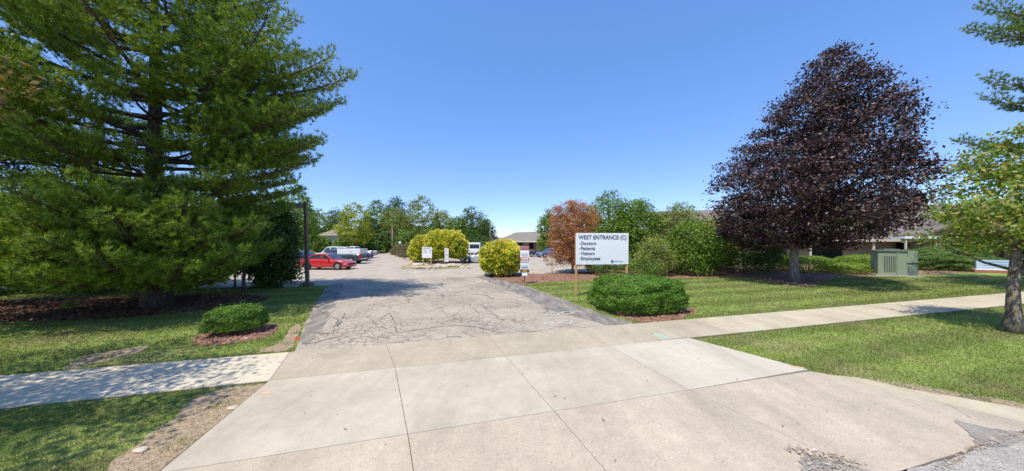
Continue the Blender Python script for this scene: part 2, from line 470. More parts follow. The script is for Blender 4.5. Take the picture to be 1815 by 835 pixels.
# man-made
M['white'] = simple('white board', (0.80, 0.81, 0.83), 0.45, var=0.03)
M['ink'] = simple('navy lettering', (0.022, 0.020, 0.07), 0.5, var=0.05)
M['inkgrey'] = simple('grey lettering', (0.22, 0.24, 0.30), 0.5, var=0.05)
M['inkblue'] = simple('blue mark', (0.06, 0.13, 0.32), 0.5, var=0.05)
M['inkteal'] = simple('teal mark', (0.10, 0.33, 0.36), 0.5, var=0.05)
M['wood'] = simple('pale timber', (0.50, 0.30, 0.13), 0.75, var=0.2, scale=14)
M['polebrown'] = simple('weathered brown post', (0.15, 0.12, 0.09), 0.8, var=0.25, scale=9)
M['polegrey'] = simple('utility pole wood', (0.22, 0.18, 0.14), 0.85, var=0.2)
M['lampgrey'] = simple('grey lamp housing', (0.23, 0.23, 0.22), 0.6)
M['metal'] = simple('grey metal', (0.35, 0.36, 0.37), 0.4, 0.6)
M['black'] = simple('black metal', (0.012, 0.014, 0.013), 0.5)
M['red'] = simple('red sign paint', (0.55, 0.035, 0.04), 0.45, var=0.06)
M['gold_sign'] = simple('ochre sign paint', (0.42, 0.24, 0.03), 0.5)
M['green_metal'] = simple('pale green cabinet', (0.235, 0.285, 0.20), 0.55, var=0.06, scale=2)
M['green_metal_dark'] = simple('green cabinet lid', (0.15, 0.20, 0.14), 0.55, var=0.08, scale=2)
M['slot'] = simple('dark slots', (0.02, 0.025, 0.02), 0.7)
M['concrete_block'] = simple('concrete block', (0.36, 0.34, 0.31), 0.9, var=0.15)
M['flag'] = simple('orange marker', (0.85, 0.16, 0.04), 0.6, var=0.05)
M['rock'] = simple('limestone rocks', (0.50, 0.42, 0.32), 0.9, var=0.3, scale=3)
M['paintwhite'] = simple('white ground paint', (0.62, 0.60, 0.56), 0.8, var=0.25, scale=18)
M['painteal'] = simple('teal ground paint', (0.28, 0.62, 0.50), 0.8, var=0.25, scale=18)
M['paintorange'] = simple('faded orange ground paint', (0.62, 0.42, 0.26), 0.8, var=0.2, scale=18)
M['tar'] = simple('tar seam', (0.11, 0.10, 0.085), 0.7, var=0.3, scale=20)
# buildings
def shingle_mat(name, c1, c2, rot=0.0):
    m, nt, bs = new_mat(name)
    b = noise(nt, 1.1, 5, 0.6); c = noise(nt, 26, 3, 0.8)
    cl = ramp(nt, b, [(0.3, c1), (0.7, c2)])
    w = N(nt, 'ShaderNodeTexWave', wave_type='BANDS', bands_direction='Z'); w.inputs['Scale'].default_value = 2.6; w.inputs['Distortion'].default_value = 0.6
    nt.links.new(pos(nt), w.inputs[0])
    cl = mix(nt, 1.0, cl, ramp(nt, w.outputs['Fac'], [(0.05, 0.72), (0.3, 1.0)]), 'MULTIPLY')
    cl = mix(nt, 1.0, cl, ramp(nt, c, [(0.3, 0.8), (0.7, 1.2)]), 'MULTIPLY')
    nt.links.new(cl, bs.inputs['Base Color']); bs.inputs['Roughness'].default_value = 0.95
    bs.inputs['Specular IOR Level'].default_value = 0.1
    return m
M['roof'] = shingle_mat('brown grey shingles', (0.16, 0.13, 0.12), (0.25, 0.215, 0.20))
M['roof_tan'] = shingle_mat('tan shingles', (0.23, 0.19, 0.15), (0.33, 0.28, 0.22))
def brick_mat(name, c1, c2, mortar):
    m, nt, bs = new_mat(name)
    b = N(nt, 'ShaderNodeTexBrick'); b.inputs['Scale'].default_value = 1.0
    b.inputs['Brick Width'].default_value = 0.22; b.inputs['Row Height'].default_value = 0.075; b.inputs['Mortar Size'].default_value = 0.01
    b.inputs['Color1'].default_value = (*c1, 1); b.inputs['Color2'].default_value = (*c2, 1); b.inputs['Mortar'].default_value = (*mortar, 1)
    sp = N(nt, 'ShaderNodeSeparateXYZ'); nt.links.new(pos(nt), sp.inputs[0])
    cb = N(nt, 'ShaderNodeCombineXYZ'); nt.links.new(math_(nt, 'ADD', sp.outputs[0], sp.outputs[1]), cb.inputs[0]); nt.links.new(sp.outputs[2], cb.inputs[1])
    nt.links.new(cb.outputs[0], b.inputs['Vector'])
    cl = mix(nt, 1.0, b.outputs['Color'], ramp(nt, noise(nt, 1.5, 5), [(0.3, 0.85), (0.7, 1.1)]), 'MULTIPLY')
    nt.links.new(cl, bs.inputs['Base Color']); bs.inputs['Roughness'].default_value = 0.9
    return m
M['brick'] = brick_mat('tan brick', (0.30, 0.215, 0.14), (0.37, 0.27, 0.18), (0.32, 0.28, 0.22))
M['brown_siding'] = simple('brown siding', (0.20, 0.135, 0.085), 0.8, var=0.15, scale=3)
M['trim'] = simple('cream trim', (0.55, 0.50, 0.42), 0.6)
M['whitetrim'] = simple('white trim', (0.78, 0.78, 0.76), 0.55, var=0.04)
M['darktrim'] = simple('dark bronze frame', (0.03, 0.026, 0.022), 0.5)
M['siding_blue'] = simple('pale green siding', (0.36, 0.42, 0.40), 0.75)
M['redbrick'] = simple('red brick chimney', (0.34, 0.12, 0.08), 0.9)
def glass_mat(name, c=(0.012, 0.017, 0.022), r=0.06):
    m, nt, bs = new_mat(name)
    f = noise(nt, 1.5, 2)
    nt.links.new(ramp(nt, f, [(0.3, tuple(x * 0.7 for x in c)), (0.7, tuple(x * 1.4 for x in c))]), bs.inputs['Base Color'])
    bs.inputs['Roughness'].default_value = r; bs.inputs['Specular IOR Level'].default_value = 0.8
    bs.inputs['Coat Weight'].default_value = 0.5
    return m
M['glass'] = glass_mat('dark window glass')
M['carglass'] = glass_mat('car glass', (0.03, 0.045, 0.05), 0.03)
def paint(name, c, metal=0.0, rough=0.3): return simple(name, c, rough, metal, var=0.03, coat=1.0)
M['c_red'] = paint('red car paint', (0.50, 0.012, 0.016))
M['c_teal'] = paint('dark slate car paint', (0.03, 0.05, 0.065), 0.2)
M['c_white'] = paint('white car paint', (0.74, 0.75, 0.76))
M['c_silver'] = paint('silver car paint', (0.50, 0.53, 0.57), 0.5)
M['c_navy'] = paint('navy car paint', (0.012, 0.018, 0.05), 0.1)
M['c_blue'] = paint('blue car paint', (0.015, 0.04, 0.16), 0.1)
M['c_paleblue'] = paint('steel blue car paint', (0.17, 0.22, 0.32), 0.4)
M['tyre'] = simple('tyre rubber', (0.018, 0.018, 0.018), 0.85)
M['rim'] = simple('alloy rim', (0.55, 0.56, 0.58), 0.3, 0.8)
M['seam'] = simple('panel seam', (0.01, 0.01, 0.01), 0.8)
M['plastic'] = simple('black plastic', (0.02, 0.02, 0.02), 0.6)
M['lampred'] = simple('red lamp lens', (0.45, 0.01, 0.01), 0.2, coat=1)
M['lampclear'] = simple('clear lamp lens', (0.65, 0.66, 0.68), 0.15, 0.3, coat=1)

# ------------------------------------------------------------------ the ground
# street frame: u runs along the street, v away from it
CT, ST = math.cos(R(15.3)), math.sin(R(15.3))
def UV(u, v): return (u * CT - v * ST, u * ST + v * CT)
def toUV(x, y): return (x * CT + y * ST, -x * ST + y * CT)
V0, V1, V2, V3 = 2.08, 4.15, 6.40, 7.93     # kerb line, slab joint, sidewalk near and far edge

def sheet(name, pts, z, m, kind='structure'): return tag(fill(name, pts, z, m), kind=kind)
gr = [(-900, -900), (900, -900), (900, 900), (-900, 900)]
sheet('ground', gr, 0.0, M['lawn'])
# parking lot and driveway asphalt
lot = [(-60, 13.5), (-30, 15.2), (-13.0, 16.9), (-10.4, 17.3), (-5.2, 18.2), G(860, 491), (-1.2, 24.2), (2.2, 23.6), (7.5, 25.6), (11.5, 29.5), (17, 33), (19, 45), (16, 66), (-30, 68), (-60, 55)]
sheet('parking_lot', lot, 0.008, M['lot'])
drv = [G(524, 623), G(530, 606), G(540, 578), G(556, 547), G(572, 520), G(585, 505), (-10.3, 17.8), (-9.6, 19.5), (-6, 21.3), (-2.2, 21.7), G(862, 491.5), G(893, 497), G(930, 507), G(965, 519), G(1000, 532), G(1040, 548), G(1083, 563), G(1122, 573)]
k0 = toUV(*drv[0]); drv[0] = UV(k0[0], V3 - 0.02); k1 = toUV(*drv[-1]); drv[-1] = UV(k1[0], V3 - 0.02)
drv_r = ragged(drv[:-1] + [drv[-1]], 0.3, 0.03, 5, closed=False) + [drv[-1]]
sheet('driveway', drv_r, 0.014, M['asphalt'])
# darker, sealed margins of the driveway
seal_r = [G(1122, 572.6), G(1083, 563), G(1040, 548), G(1000, 532), G(965, 519), G(930, 507), G(893, 497.3), G(866, 492), G(846, 490), G(858, 497), G(890, 508), G(925, 524), G(960, 543), G(1010, 560), G(1060, 572), G(1075, 576.5)]
sheet('asphalt_patch', ragged(smooth_poly(seal_r, 3), 0.2, 0.09, 9), 0.019, M['seal'])
seal_l = [G(530, 612), G(538, 583), G(556, 547), G(572, 520), G(586, 505), G(610, 502), G(600, 520), G(592, 545), G(574, 575), G(556, 600)]
sheet('asphalt_patch', ragged(smooth_poly(seal_l, 3), 0.2, 0.10, 4), 0.019, M['seal'])
# tar-dark seams: long crack lines in the driveway
tar = MB()
def tarline(pix, w=0.03, seed=1, z=0.0225):
    rnd = random.Random(seed)
    P = [Vector(G(*p)) for p in pix]
    Q = []
    for a, b in zip(P[:-1], P[1:]):
        k = max(2, int((b - a).length / 0.18))
        for j in range(k):
            q = a + (b - a) * (j / k); Q.append(q + Vector((rnd.uniform(-.04, .04), rnd.uniform(-.06, .06))))
    Q.append(P[-1])
    vv = []; ff = []
    for i, q in enumerate(Q):
        t = Q[min(i + 1, len(Q) - 1)] - Q[max(i - 1, 0)]; t.normalize(); n_ = Vector((-t.y, t.x))
        ww = w * rnd.uniform(.12, .6)
        vv += [(q.x + n_.x * ww, q.y + n_.y * ww, z), (q.x - n_.x * ww, q.y - n_.y * ww, z)]
        if i: ff.append((2 * i - 2, 2 * i - 1, 2 * i + 1, 2 * i))
    tar.add(vv, ff)
for i, (l, w) in enumerate([([(783, 507), (795, 519), (840, 521), (862, 525), (872, 531), (905, 530), (960, 526)], .028),
    ([(817, 534), (830, 539), (840, 548), (848, 557), (875, 558)], .022), ([(854, 545), (868, 553), (880, 561), (893, 569)], .035),
    ([(700, 592), (735, 587), (790, 579), (820, 578), (850, 582), (880, 590)], .03), ([(880, 590), (915, 588), (960, 588)], .02),
    ([(543, 590), (590, 592), (600, 568), (560, 550)], .03), ([(595, 566), (640, 563), (680, 562), (690, 556)], .018), ([(600, 568), (598, 580), (612, 556)], .03),
    ([(690, 556), (700, 572), (705, 590)], .02), ([(540, 612), (580, 603), (610, 597)], .04), ([(790, 494), (820, 497), (860, 504)], .03),
    ([(862, 523), (868, 545), (848, 551)], .015), ([(733, 521), (780, 545), (800, 571)], .012), ([(640, 598), (700, 600), (760, 597)], .014)]):
    tarline(l, w, i + 3)
tag(tar.build('driveway_cracks', M['tar']), kind='structure')

# concrete: bed of dark dirt under the joints, then slabs with gaps
u_l = toUV(*G(512, 627))[0]
def slab(mb, pts, z1=0.03, gap=0.0045, seed=0):
    c = Vector((sum(p[0] for p in pts) / len(pts), sum(p[1] for p in pts) / len(pts)))
    n = len(pts); q = []
    P = [Vector(p) for p in pts]
    for i in range(n):                       # inset every edge by the gap
        a, b, d = P[i - 1], P[i], P[(i + 1) % n]
        e1 = (b - a).normalized(); e2 = (d - b).normalized()
        n1 = Vector((-e1.y, e1.x)); n2 = Vector((-e2.y, e2.x))
        bi = (n1 + n2); bi = bi / max(bi.length ** 2 / 2, 0.3)
        q.append(b + bi * gap)
    top = [(p.x, p.y, z1) for p in q]; mid = [(p.x, p.y, 0.001) for p in q]
    mb.add(top + mid, [tuple(range(n))] + [((i + 1) % n, i, n + i, n + (i + 1) % n) for i in range(n)])
def area2(p): return sum(p[i - 1][0] * p[i][1] - p[i][0] * p[i - 1][1] for i in range(len(p)))
SL = {k: MB() for k in ('conc_tan', 'conc_walk', 'conc_pale', 'conc_new', 'conc_left', 'conc_yellow')}
def addslab(k, pts, z1=0.03):
    if area2(pts) < 0: pts = pts[::-1]
    slab(SL[k], pts, z1)
# joint lines across the driveway (measured on the photo's ground)
J1 = [UV(-0.98, V3), UV(-0.62, V2), UV(-0.25, V1), UV(0.05, V0)]
J2 = [UV(1.52, V3), UV(1.62, V2), UV(1.77, V1), UV(1.90, V0)]
J3 = [UV(4.02, V3), UV(4.15, V2), UV(4.20, V1), UV(4.52, V0)]
JL = [UV(u_l, V3), UV(-2.72, V2), UV(-2.78, V1), UV(-3.35, V0)]
uR = toUV(*G(1218, 600))[0]
JR = [UV(uR, V3), UV(uR, V2)]
cols = [JL, J1, J2, J3]
for a, b in zip(cols[:-1], cols[1:]):
    addslab('conc_walk', [a[0], b[0], b[1], a[1]])
    addslab('conc_pale', [a[1], b[1], b[2], a[2]])
    addslab('conc_tan', [a[2], b[2], b[3], a[3]])
addslab('conc_walk', [J3[0], JR[0], JR[1], J3[1]])
fl = [G(1218, 600), G(1290, 619), G(1430, 657)]
addslab('conc_new', [J3[1], fl[0], fl[1], UV(toUV(*fl[2])[0], V1 + 0.05), J3[2]])
addslab('conc_tan', [J3[2], UV(7.0, V1), UV(7.9, V0 + 0.05), UV(7.2, V0), J3[3]])
addslab('conc_yellow', [UV(7.0, V1), UV(7.22, 3.9), G(1520, 672), G(1620, 694), G(1700, 707), G(1815, 728), UV(9.6, V0 + 0.25), UV(9.6, V0 + 0.02), UV(7.9, V0 + 0.04)])
# sidewalk left (new white slab, then older ones) and right
addslab('conc_left', [JL[0], JL[1], UV(-4.9, V2), UV(-4.6, V3)])
u = -4.9
xs = [-4.6, -6.3, -7.9, -9.5, -11.1, -12.7, -14.3, -15.9, -17.5, -19.1, -20.7, -22.3]
xn = [-4.9] + xs[1:]
for i in range(len(xs) - 1):
    addslab('conc_left', [UV(xs[i], V3), UV(xn[i], V2), UV(xn[i + 1], V2), UV(xs[i + 1], V3)])
u = uR
while u < 44:
    addslab('conc_yellow' if u > 7.4 else 'conc_walk', [UV(u, V3), UV(u + 1.55, V3), UV(u + 1.55, V2), UV(u, V2)])
    u += 1.55
nm = {'conc_tan': 'driveway_apron', 'conc_walk': 'sidewalk_crossing', 'conc_pale': 'driveway_apron', 'conc_new': 'driveway_apron', 'conc_left': 'sidewalk', 'conc_yellow': 'sidewalk'}
for k, mb in SL.items():
    tag(mb.build(nm[k], M[k]), kind='structure')
bed = [UV(-22.3, V3 + .01), UV(44, V3 + .01), UV(44, V2 - .01), UV(uR, V2 - .01), fl[1], fl[2], G(1620, 695), G(1815, 729), UV(9.6, V0 - .02), UV(-3.4, V0 - .02), UV(-2.82, V1), UV(-2.74, V2 - .01), UV(-22.3, V2 - .01)]
sheet('sidewalk_bed', bed, 0.012, M['joint'])
# street with broken edge, and asphalt patches in the corner
edge = []
rnd = random.Random(12)
uu = -60
while uu < 60:
    edge.append(UV(uu, V0 - 0.02 + rnd.uniform(-.035, .035))); uu += 0.22 if abs(uu - 4) < 8 else 2
sheet('street', [UV(-60, -9), UV(60, -9)] + edge[::-1], 0.034, M['street'])
cr = [G(1690, 748), G(1720, 757), G(1760, 765), G(1815, 772), G(1815, 786), G(1770, 795), G(1735, 792), G(1715, 772)]
sheet('asphalt_patch', ragged(smooth_poly(cr, 3), .035, .035, 3), 0.0385, M['patch'])
cr = [G(1425, 822), G(1450, 815), G(1490, 823), G(1530, 836), G(1545, 850), G(1440, 850)]
sheet('asphalt_patch', ragged(smooth_poly(cr, 3), .035, .05, 8), 0.0385, M['patch'])

# crack along the third joint and loose grit on the concrete
tar = MB()
tarline([(1580, 684), (1640, 705), (1690, 727), (1720, 745)], 0.006, 41, 0.0365)
tag(tar.build('slab_cracks', M['tar']), kind='structure')
tar = MB()
tarline([(1660, 833), (1700, 808), (1735, 795), (1775, 779), (1815, 770)], 0.022, 44, 0.0395)
tarline([(1400, 800), (1440, 808), (1480, 816), (1520, 828)], 0.025, 45, 0.0395)
tag(tar.build('street_edge_cracks', M['dirt']), kind='structure')

# planting beds and bare earth
bed_hedge = smooth_poly([G(1085, 552), G(1105, 564), G(1135, 571), G(1180, 571), G(1212, 563), G(1230, 548), G(1150, 535)], 5)
BEDS = []
def bedsheet(name, pts, z, m, amp=0.07, seed=1):
    p = ragged(pts, 0.25, amp, seed); BEDS.append(p); return sheet(name, p, z, m)
bedsheet('mulch_bed', bed_hedge, 0.006, M['mulch'])
bed_corner = [G(872, 492), G(896, 497.5), G(927, 504.5), G(975, 500), G(1040, 497), G(1130, 494), G(1230, 493), G(1330, 491), G(1395, 507), G(1440, 507), G(1475, 494), G(1560, 489), (44, 26.5), (44, 32), (19, 33), (8.2, 25.5), (4, 23.9), (2.2, 23.6), (-1.1, 24.0)]
bedsheet('mulch_bed', bed_corner, 0.011, M['mulch'], 0.1, 2)
bed_pine = smooth_poly([(-22, 11.0), (-18, 9.6), (-15, 9.5), (-12.4, 10.2), (-10.8, 11.4), (-10.4, 12.8), (-12, 14.2), (-16, 13.8), (-21, 13)], 5)
bedsheet('pine_straw_bed', bed_pine, 0.004, M['straw'], 0.2, 3)
bed_small = smooth_poly([G(345, 606), G(372, 612), G(420, 608), G(468, 597), G(492, 586), G(486, 575), G(430, 580), G(360, 592)], 4)
bedsheet('mulch_bed', bed_small, 0.007, M['mulch'], 0.05, 4)
dirt_l = [G(478, 680), G(430, 728), G(390, 757), G(280, 848), G(195, 848), G(215, 805), G(262, 772), G(305, 745), G(322, 722), G(350, 702), G(400, 688)]
dirt_l = ragged(smooth_poly(dirt_l, 4), .1, .07, 6)
sheet('bare_dirt', dirt_l, 0.004, M['dirt'])
dirt_2 = ragged(smooth_poly([G(508, 622), G(470, 625), G(430, 632), G(450, 625), G(500, 606), G(512, 585), G(532, 572), G(526, 600)], 4), .1, .04, 7)
sheet('bare_dirt', dirt_2, 0.005, M['dirt'])
dirt_3 = ragged(smooth_poly([G(1500, 670), G(1590, 678), G(1700, 697), G(1815, 716), G(1900, 730), G(1900, 745), G(1815, 727), G(1700, 706), G(1600, 690)], 4), .1, .04, 7)
sheet('bare_dirt', dirt_3, 0.005, M['dirt'])
dirt_4 = ragged(smooth_poly([G(120, 647), G(150, 632), G(200, 622), G(262, 614), G(240, 628), G(190, 640), G(130, 654)], 4), .12, .06, 17)
sheet('bare_dirt', dirt_4, 0.005, M['dirt'])
island = smooth_poly([(-10.2, 28.0), (-8.5, 27.4), (-5.8, 27.9), (-4.3, 29.6), (-4.6, 33), (-6, 37), (-9, 43), (-13, 55), (-16, 64), (-18.5, 64), (-15.5, 52), (-12.8, 42), (-11.2, 33)], 4)
sheet('traffic_island', ragged(island, .4, .1, 5), 0.02, M['lawn'])
bedsheet('bare_dirt', smooth_poly([(-10.1, 28.3), (-8.5, 28.3), (-6.6, 28.8), (-4.9, 30.4), (-5.2, 36), (-9.5, 42), (-11, 34)], 4), 0.025, M['dirt'], .15, 6)

# paint marks on the ground
pm = MB()
def gline(mb, p, q, w, z):
    a, b = Vector(p), Vector(q); t = (b - a).normalized(); n_ = Vector((-t.y, t.x)) * w
    mb.add([(a.x + n_.x, a.y + n_.y, z), (a.x - n_.x, a.y - n_.y, z), (b.x - n_.x, b.y - n_.y, z), (b.x + n_.x, b.y + n_.y, z)], [(0, 1, 2, 3)])
for ring in ([(968, 559), (976, 555.5), (992, 556.5), (986, 560.5)], [(993, 556.5), (1000, 553.5), (1018, 555), (1010, 558)], [(990, 573.5), (998, 570.5), (1014, 571), (1009, 575)], [(963, 576.5), (970, 573), (980, 573.5), (977, 577)]):
    for i in range(4):
        a, b = G(*ring[i]), G(*ring[(i + 1) % 4])
        gline(pm, a, b, 0.022, 0.027 + i * 0.0004)
gline(pm, G(1017, 554.5), G(1029, 553), 0.02, 0.0293)
tag(pm.build('paint_markings', M['paintwhite']), kind='structure')
pm = MB()
gline(pm, G(1158, 593), G(1184, 602), 0.03, 0.0345); gline(pm, G(1170, 596), G(1188, 601), 0.02, 0.0349)
gline(pm, G(1332, 583), G(1350, 585), 0.03, 0.0345)
tag(pm.build('paint_markings', M['painteal']), kind='structure')
pm = MB(); gline(pm, G(462, 700), G(480, 700), 0.035, 0.0345); gline(pm, G(1398, 651), G(1425, 655), 0.03, 0.0345)
tag(pm.build('paint_markings', M['paintorange']), kind='structure')

# ------------------------------------------------------------------ ground cover
rng = np.random.default_rng(5)
SLABS = bed
NOGRASS = [bed, drv_r, lot, island] + BEDS
def sample_poly(poly, n):
    P = np.asarray(poly); lo, hi = P.min(0), P.max(0)
    A = np.zeros((0, 2))
    while len(A) < n:
        q = rng.uniform(lo, hi, (n * 2, 2)); A = np.vstack([A, q[inside(poly, q[:, 0], q[:, 1])]])
    return A[:n]
def chips(name, poly, n, size, m, zz, flat=0.35, kind='stuff', parent=None):
    A = sample_poly(poly, n); a = rng.uniform(0, 2 * np.pi, n); L = size * rng.uniform(.4, 1.2, n); w = L * rng.uniform(.15, .45, n)
    ti = rng.normal(0, flat, n)
    t = np.stack([np.cos(a) * np.cos(ti), np.sin(a) * np.cos(ti), np.sin(ti)], 1)
    s = np.stack([-np.sin(a), np.cos(a), rng.normal(0, flat, n)], 1)
    c = np.column_stack([A, np.full(n, zz) + rng.uniform(0.002, 0.03, n)])
    V = np.stack([c - t * L[:, None], c - s * w[:, None], c + t * L[:, None], c + s * w[:, None]], 1).reshape(-1, 3)
    V[:, 2] = np.maximum(V[:, 2], zz + .001)
    return tag(bulk(name, V, 4, m), kind=kind)
chips('mulch_chips', bed_hedge, 2200, 0.05, M['chip'], 0.007)
chips('mulch_chips', bed_corner, 9000, 0.10, M['chip'], 0.012)
chips('fallen_pine_needles', bed_pine, 16000, 0.10, M['strawbits'], 0.005)
chips('mulch_chips', bed_small, 900, 0.05, M['chip'], 0.008)
chips('gravel', dirt_l, 700, 0.012, M['pebble'], 0.005)
chips('gravel', dirt_2, 900, 0.014, M['pebble'], 0.006)
chips('gravel', dirt_3, 900, 0.016, M['pebble'], 0.006)
chips('gravel', cr, 200, 0.02, M['pebble'], 0.039)
chips('gravel', [G(1395, 797), G(1480, 810), G(1540, 830), G(1520, 836), G(1440, 820), G(1390, 804)], 160, 0.028, M['pebble'], 0.039)
chips('gravel', [G(1655, 838), G(1700, 805), G(1815, 766), G(1815, 776), G(1720, 812), G(1675, 842)], 220, 0.02, M['pebble'], 0.039)

def grass_blades():
    n = 900000
    # sample in the view wedge, denser near the camera
    d = 2.7 + (rng.random(n) ** 1.35) * 19
    px = rng.uniform(-60, 1880, n)
    X = (px - HX) / F * d; Y = d
    keep = np.ones(n, bool)
    for p in NOGRASS:
        keep &= ~inside(p, X + rng.normal(0, .02, n), Y + rng.normal(0, .025, n))
    u_, v_ = X * CT + Y * ST, -X * ST + Y * CT
    keep &= (v_ > V0 + 0.05) & (px < 1880)
    for p, pr in ((dirt_l, .09), (dirt_2, .05), (dirt_3, .10), (dirt_4, .08)):
        i = inside(p, X, Y); tuftn = np.sin(X * 5.3 + Y * 2) * np.sin(Y * 6.1 - X * 1.7) > .62
        keep &= ~(i & (rng.random(n) > np.where(tuftn, .75, pr)))
    cl = 0.5 + 0.5 * np.sin(X * 3.1 + np.sin(Y * 2.3) * 2) * np.sin(Y * 3.7 + np.sin(X * 1.9) * 2)
    keep &= rng.random(n) < (0.45 + 0.55 * cl)
    X, Y, d = X[keep], Y[keep], d[keep]; n = len(X)
    h = rng.uniform(.02, .055, n) * np.where(rng.random(n) < .03, 1.6, 1); a = rng.uniform(0, 2 * np.pi, n)
    wd = np.maximum(.0035, d * 0.0009) * rng.uniform(.7, 1.3, n); le = rng.uniform(.2, 1.0, n) * h
    la = rng.uniform(0, 2 * np.pi, n)
    b0 = np.stack([X + np.cos(a) * wd, Y + np.sin(a) * wd, np.zeros(n)], 1); b1 = np.stack([X - np.cos(a) * wd, Y - np.sin(a) * wd, np.zeros(n)], 1)
    tp = np.stack([X + np.cos(la) * le, Y + np.sin(la) * le, h], 1)
    V = np.stack([b0, b1, tp], 1).reshape(-1, 3)
    tag(bulk('grass', V, 3, M['blade']), 'short mown grass with dry patches', kind='stuff')
    print('blades', n)
grass_blades()

# ------------------------------------------------------------------ plants
def nrm(a): return a / np.maximum(np.linalg.norm(a, axis=1, keepdims=True), 1e-9)
def leaves_at(C, size, g, up=0.6, aspect=0.55, out=None):
    """one folded-diamond leaf at every point of C; leaf planes lean up and outwards"""
    n = len(C)
    nn = nrm(g.normal(0, 1, (n, 3)) + np.array([0, 0, up]) + (out if out is not None else 0))
    t = nrm(np.cross(nn, g.normal(0, 1, (n, 3)))); b = np.cross(nn, t)
    L = size * g.uniform(.6, 1.25, n)[:, None]
    return np.stack([C - t * L, C - b * L * aspect, C + t * L, C + b * L * aspect], 1).reshape(-1, 3)
def lump(az, z, seed):
    r = np.random.default_rng(seed); s = 0
    for k in range(5):
        s = s + r.uniform(.5, 1) / (k * .5 + 1) * np.sin(az * r.integers(1, 5 + k) + z * r.uniform(.6, 2.2) + r.uniform(0, 6.28))
    return s / 2.2
def lump3(P, freq, seed):
    r = np.random.default_rng(seed); s_ = 0
    for k in range(14):
        w = nrm(r.normal(0, 1, (1, 3)))[0] * freq * r.uniform(.6, 1.8)
        s_ = s_ + np.sin(P @ w + r.uniform(0, 6.28))
    return s_ / 3.2
def crown_points(profile, nc, nl, rc, seed, lumpy=.18, shell=.5, lean=(0, 0), flat=.6, squash=1.0, gap=0.0):
    g = np.random.default_rng(seed)
    zz = np.array([p[0] for p in profile]); rr = np.array([p[1] for p in profile])
    w = np.interp(np.linspace(zz[0], zz[-1], 200), zz, rr) ** 1.4 + .01
    z = g.choice(np.linspace(zz[0], zz[-1], 200), nc, p=w / w.sum()) + g.normal(0, .04 * (zz[-1] - zz[0]), nc)
    z = np.clip(z, zz[0], zz[-1])
    az = g.uniform(0, 2 * np.pi, nc)
    rad = np.interp(z, zz, rr) * (1 + lumpy * lump(az, z / max(zz[-1] - zz[0], .1) * 6, seed)) * (1 - (1 - g.random(nc) ** .5) * (1 - shell) * 1.6).clip(.05)
    if gap > 0:
        k = lump(az * 2, z / (zz[-1] - zz[0]) * 14, seed + 9) > -1 + gap * 2
        z, az, rad = z[k], az[k], rad[k]
    C = np.stack([np.cos(az) * rad, np.sin(az) * rad * squash, z], 1)
    C[:, 0] += lean[0] * (z - zz[0]); C[:, 1] += lean[1] * (z - zz[0])
    n = len(C)
    P = np.repeat(C, nl, 0); o = np.clip(g.normal(0, 1, P.shape), -1.7, 1.7) * rc * np.repeat(g.uniform(.6, 1.3, n), nl)[:, None]; o[:, 2] *= flat
    out = np.repeat(np.stack([np.cos(az), np.sin(az), np.zeros(n)], 1), nl, 0) * .5
    return C, P + o, out, g
def limbs(mb, base, top, C, k, r0, seed, wob=.25, frac=(.2, .9)):
    rnd = random.Random(seed)
    idx = [rnd.randrange(len(C)) for _ in range(k)]
    for i in idx:
        c = Vector(C[i]); t = max(frac[0], min(frac[1], (c.z - base.z) / max(top.z - base.z, .1) * .75 - .05))
        s = base.lerp(top, t); r = r0 * (1 - t) * .45 + .012
        pts = []
        for j in range(6):
            f = j / 5; p = s.lerp(c, f); p.z += math.sin(f * math.pi) * -.12 * (c - s).length * .4
            if 0 < j < 5: p += Vector((rnd.uniform(-1, 1), rnd.uniform(-1, 1), rnd.uniform(-.5, .5))) * wob * .3
            pts.append(p)
        mb.tube(pts, [r * (1 - .8 * q / 5) for q in range(6)], 5, False)

def leafy_tree(name, label, cat, loc, profile, m, bark='bark', leaf=.1, nc=300, nl=30, rc=.35, seed=1, trunk_r=.2, trunk_top=None, lean=(0, 0),
               tlean=(0, 0), group=None, lumpy=.18, shell=.5, nlimb=14, gap=0.0, squash=1.0, flare=1.5, up=.6, flat=.6, aspect=.55, crown='crown', stemname='trunk'):
    root = thing(name, label, cat, (loc[0], loc[1], 0), 0, group)
    C, P, out, g = crown_points(profile, nc, nl, rc, seed, lumpy, shell, lean, flat, squash, gap)
    P[:, 2] = np.maximum(P[:, 2], .04)
    bulk(crown, leaves_at(P, leaf, g, up, aspect, out), 4, M[m] if isinstance(m, str) else m, root)
    tt = trunk_top if trunk_top else profile[-1][0] * .88
    mb = MB(); rnd = random.Random(seed)
    base = Vector((0, 0, -.05)); top = Vector((tlean[0], tlean[1], tt))
    pts = []; n = 12
    for i in range(n):
        f = i / (n - 1); p = Vector((top.x * f ** 2, top.y * f ** 2, base.z + (top.z - base.z) * f))
        if 0 < i: p += Vector((math.sin(f * 5 + seed), math.cos(f * 4 + seed), 0)) * trunk_r * .35 * (1 if i < n - 1 else 0)
        pts.append(p)
    rad = [trunk_r * ((1 - .85 * i / (n - 1)) + (flare - 1) * math.exp(-i * 1.6)) for i in range(n)]
    mb.tube(pts, rad, 12, True, .07, rnd)
    limbs(mb, base, top, C, nlimb, trunk_r, seed + 1)
    mb.build(stemname, M[bark], root)
    return root

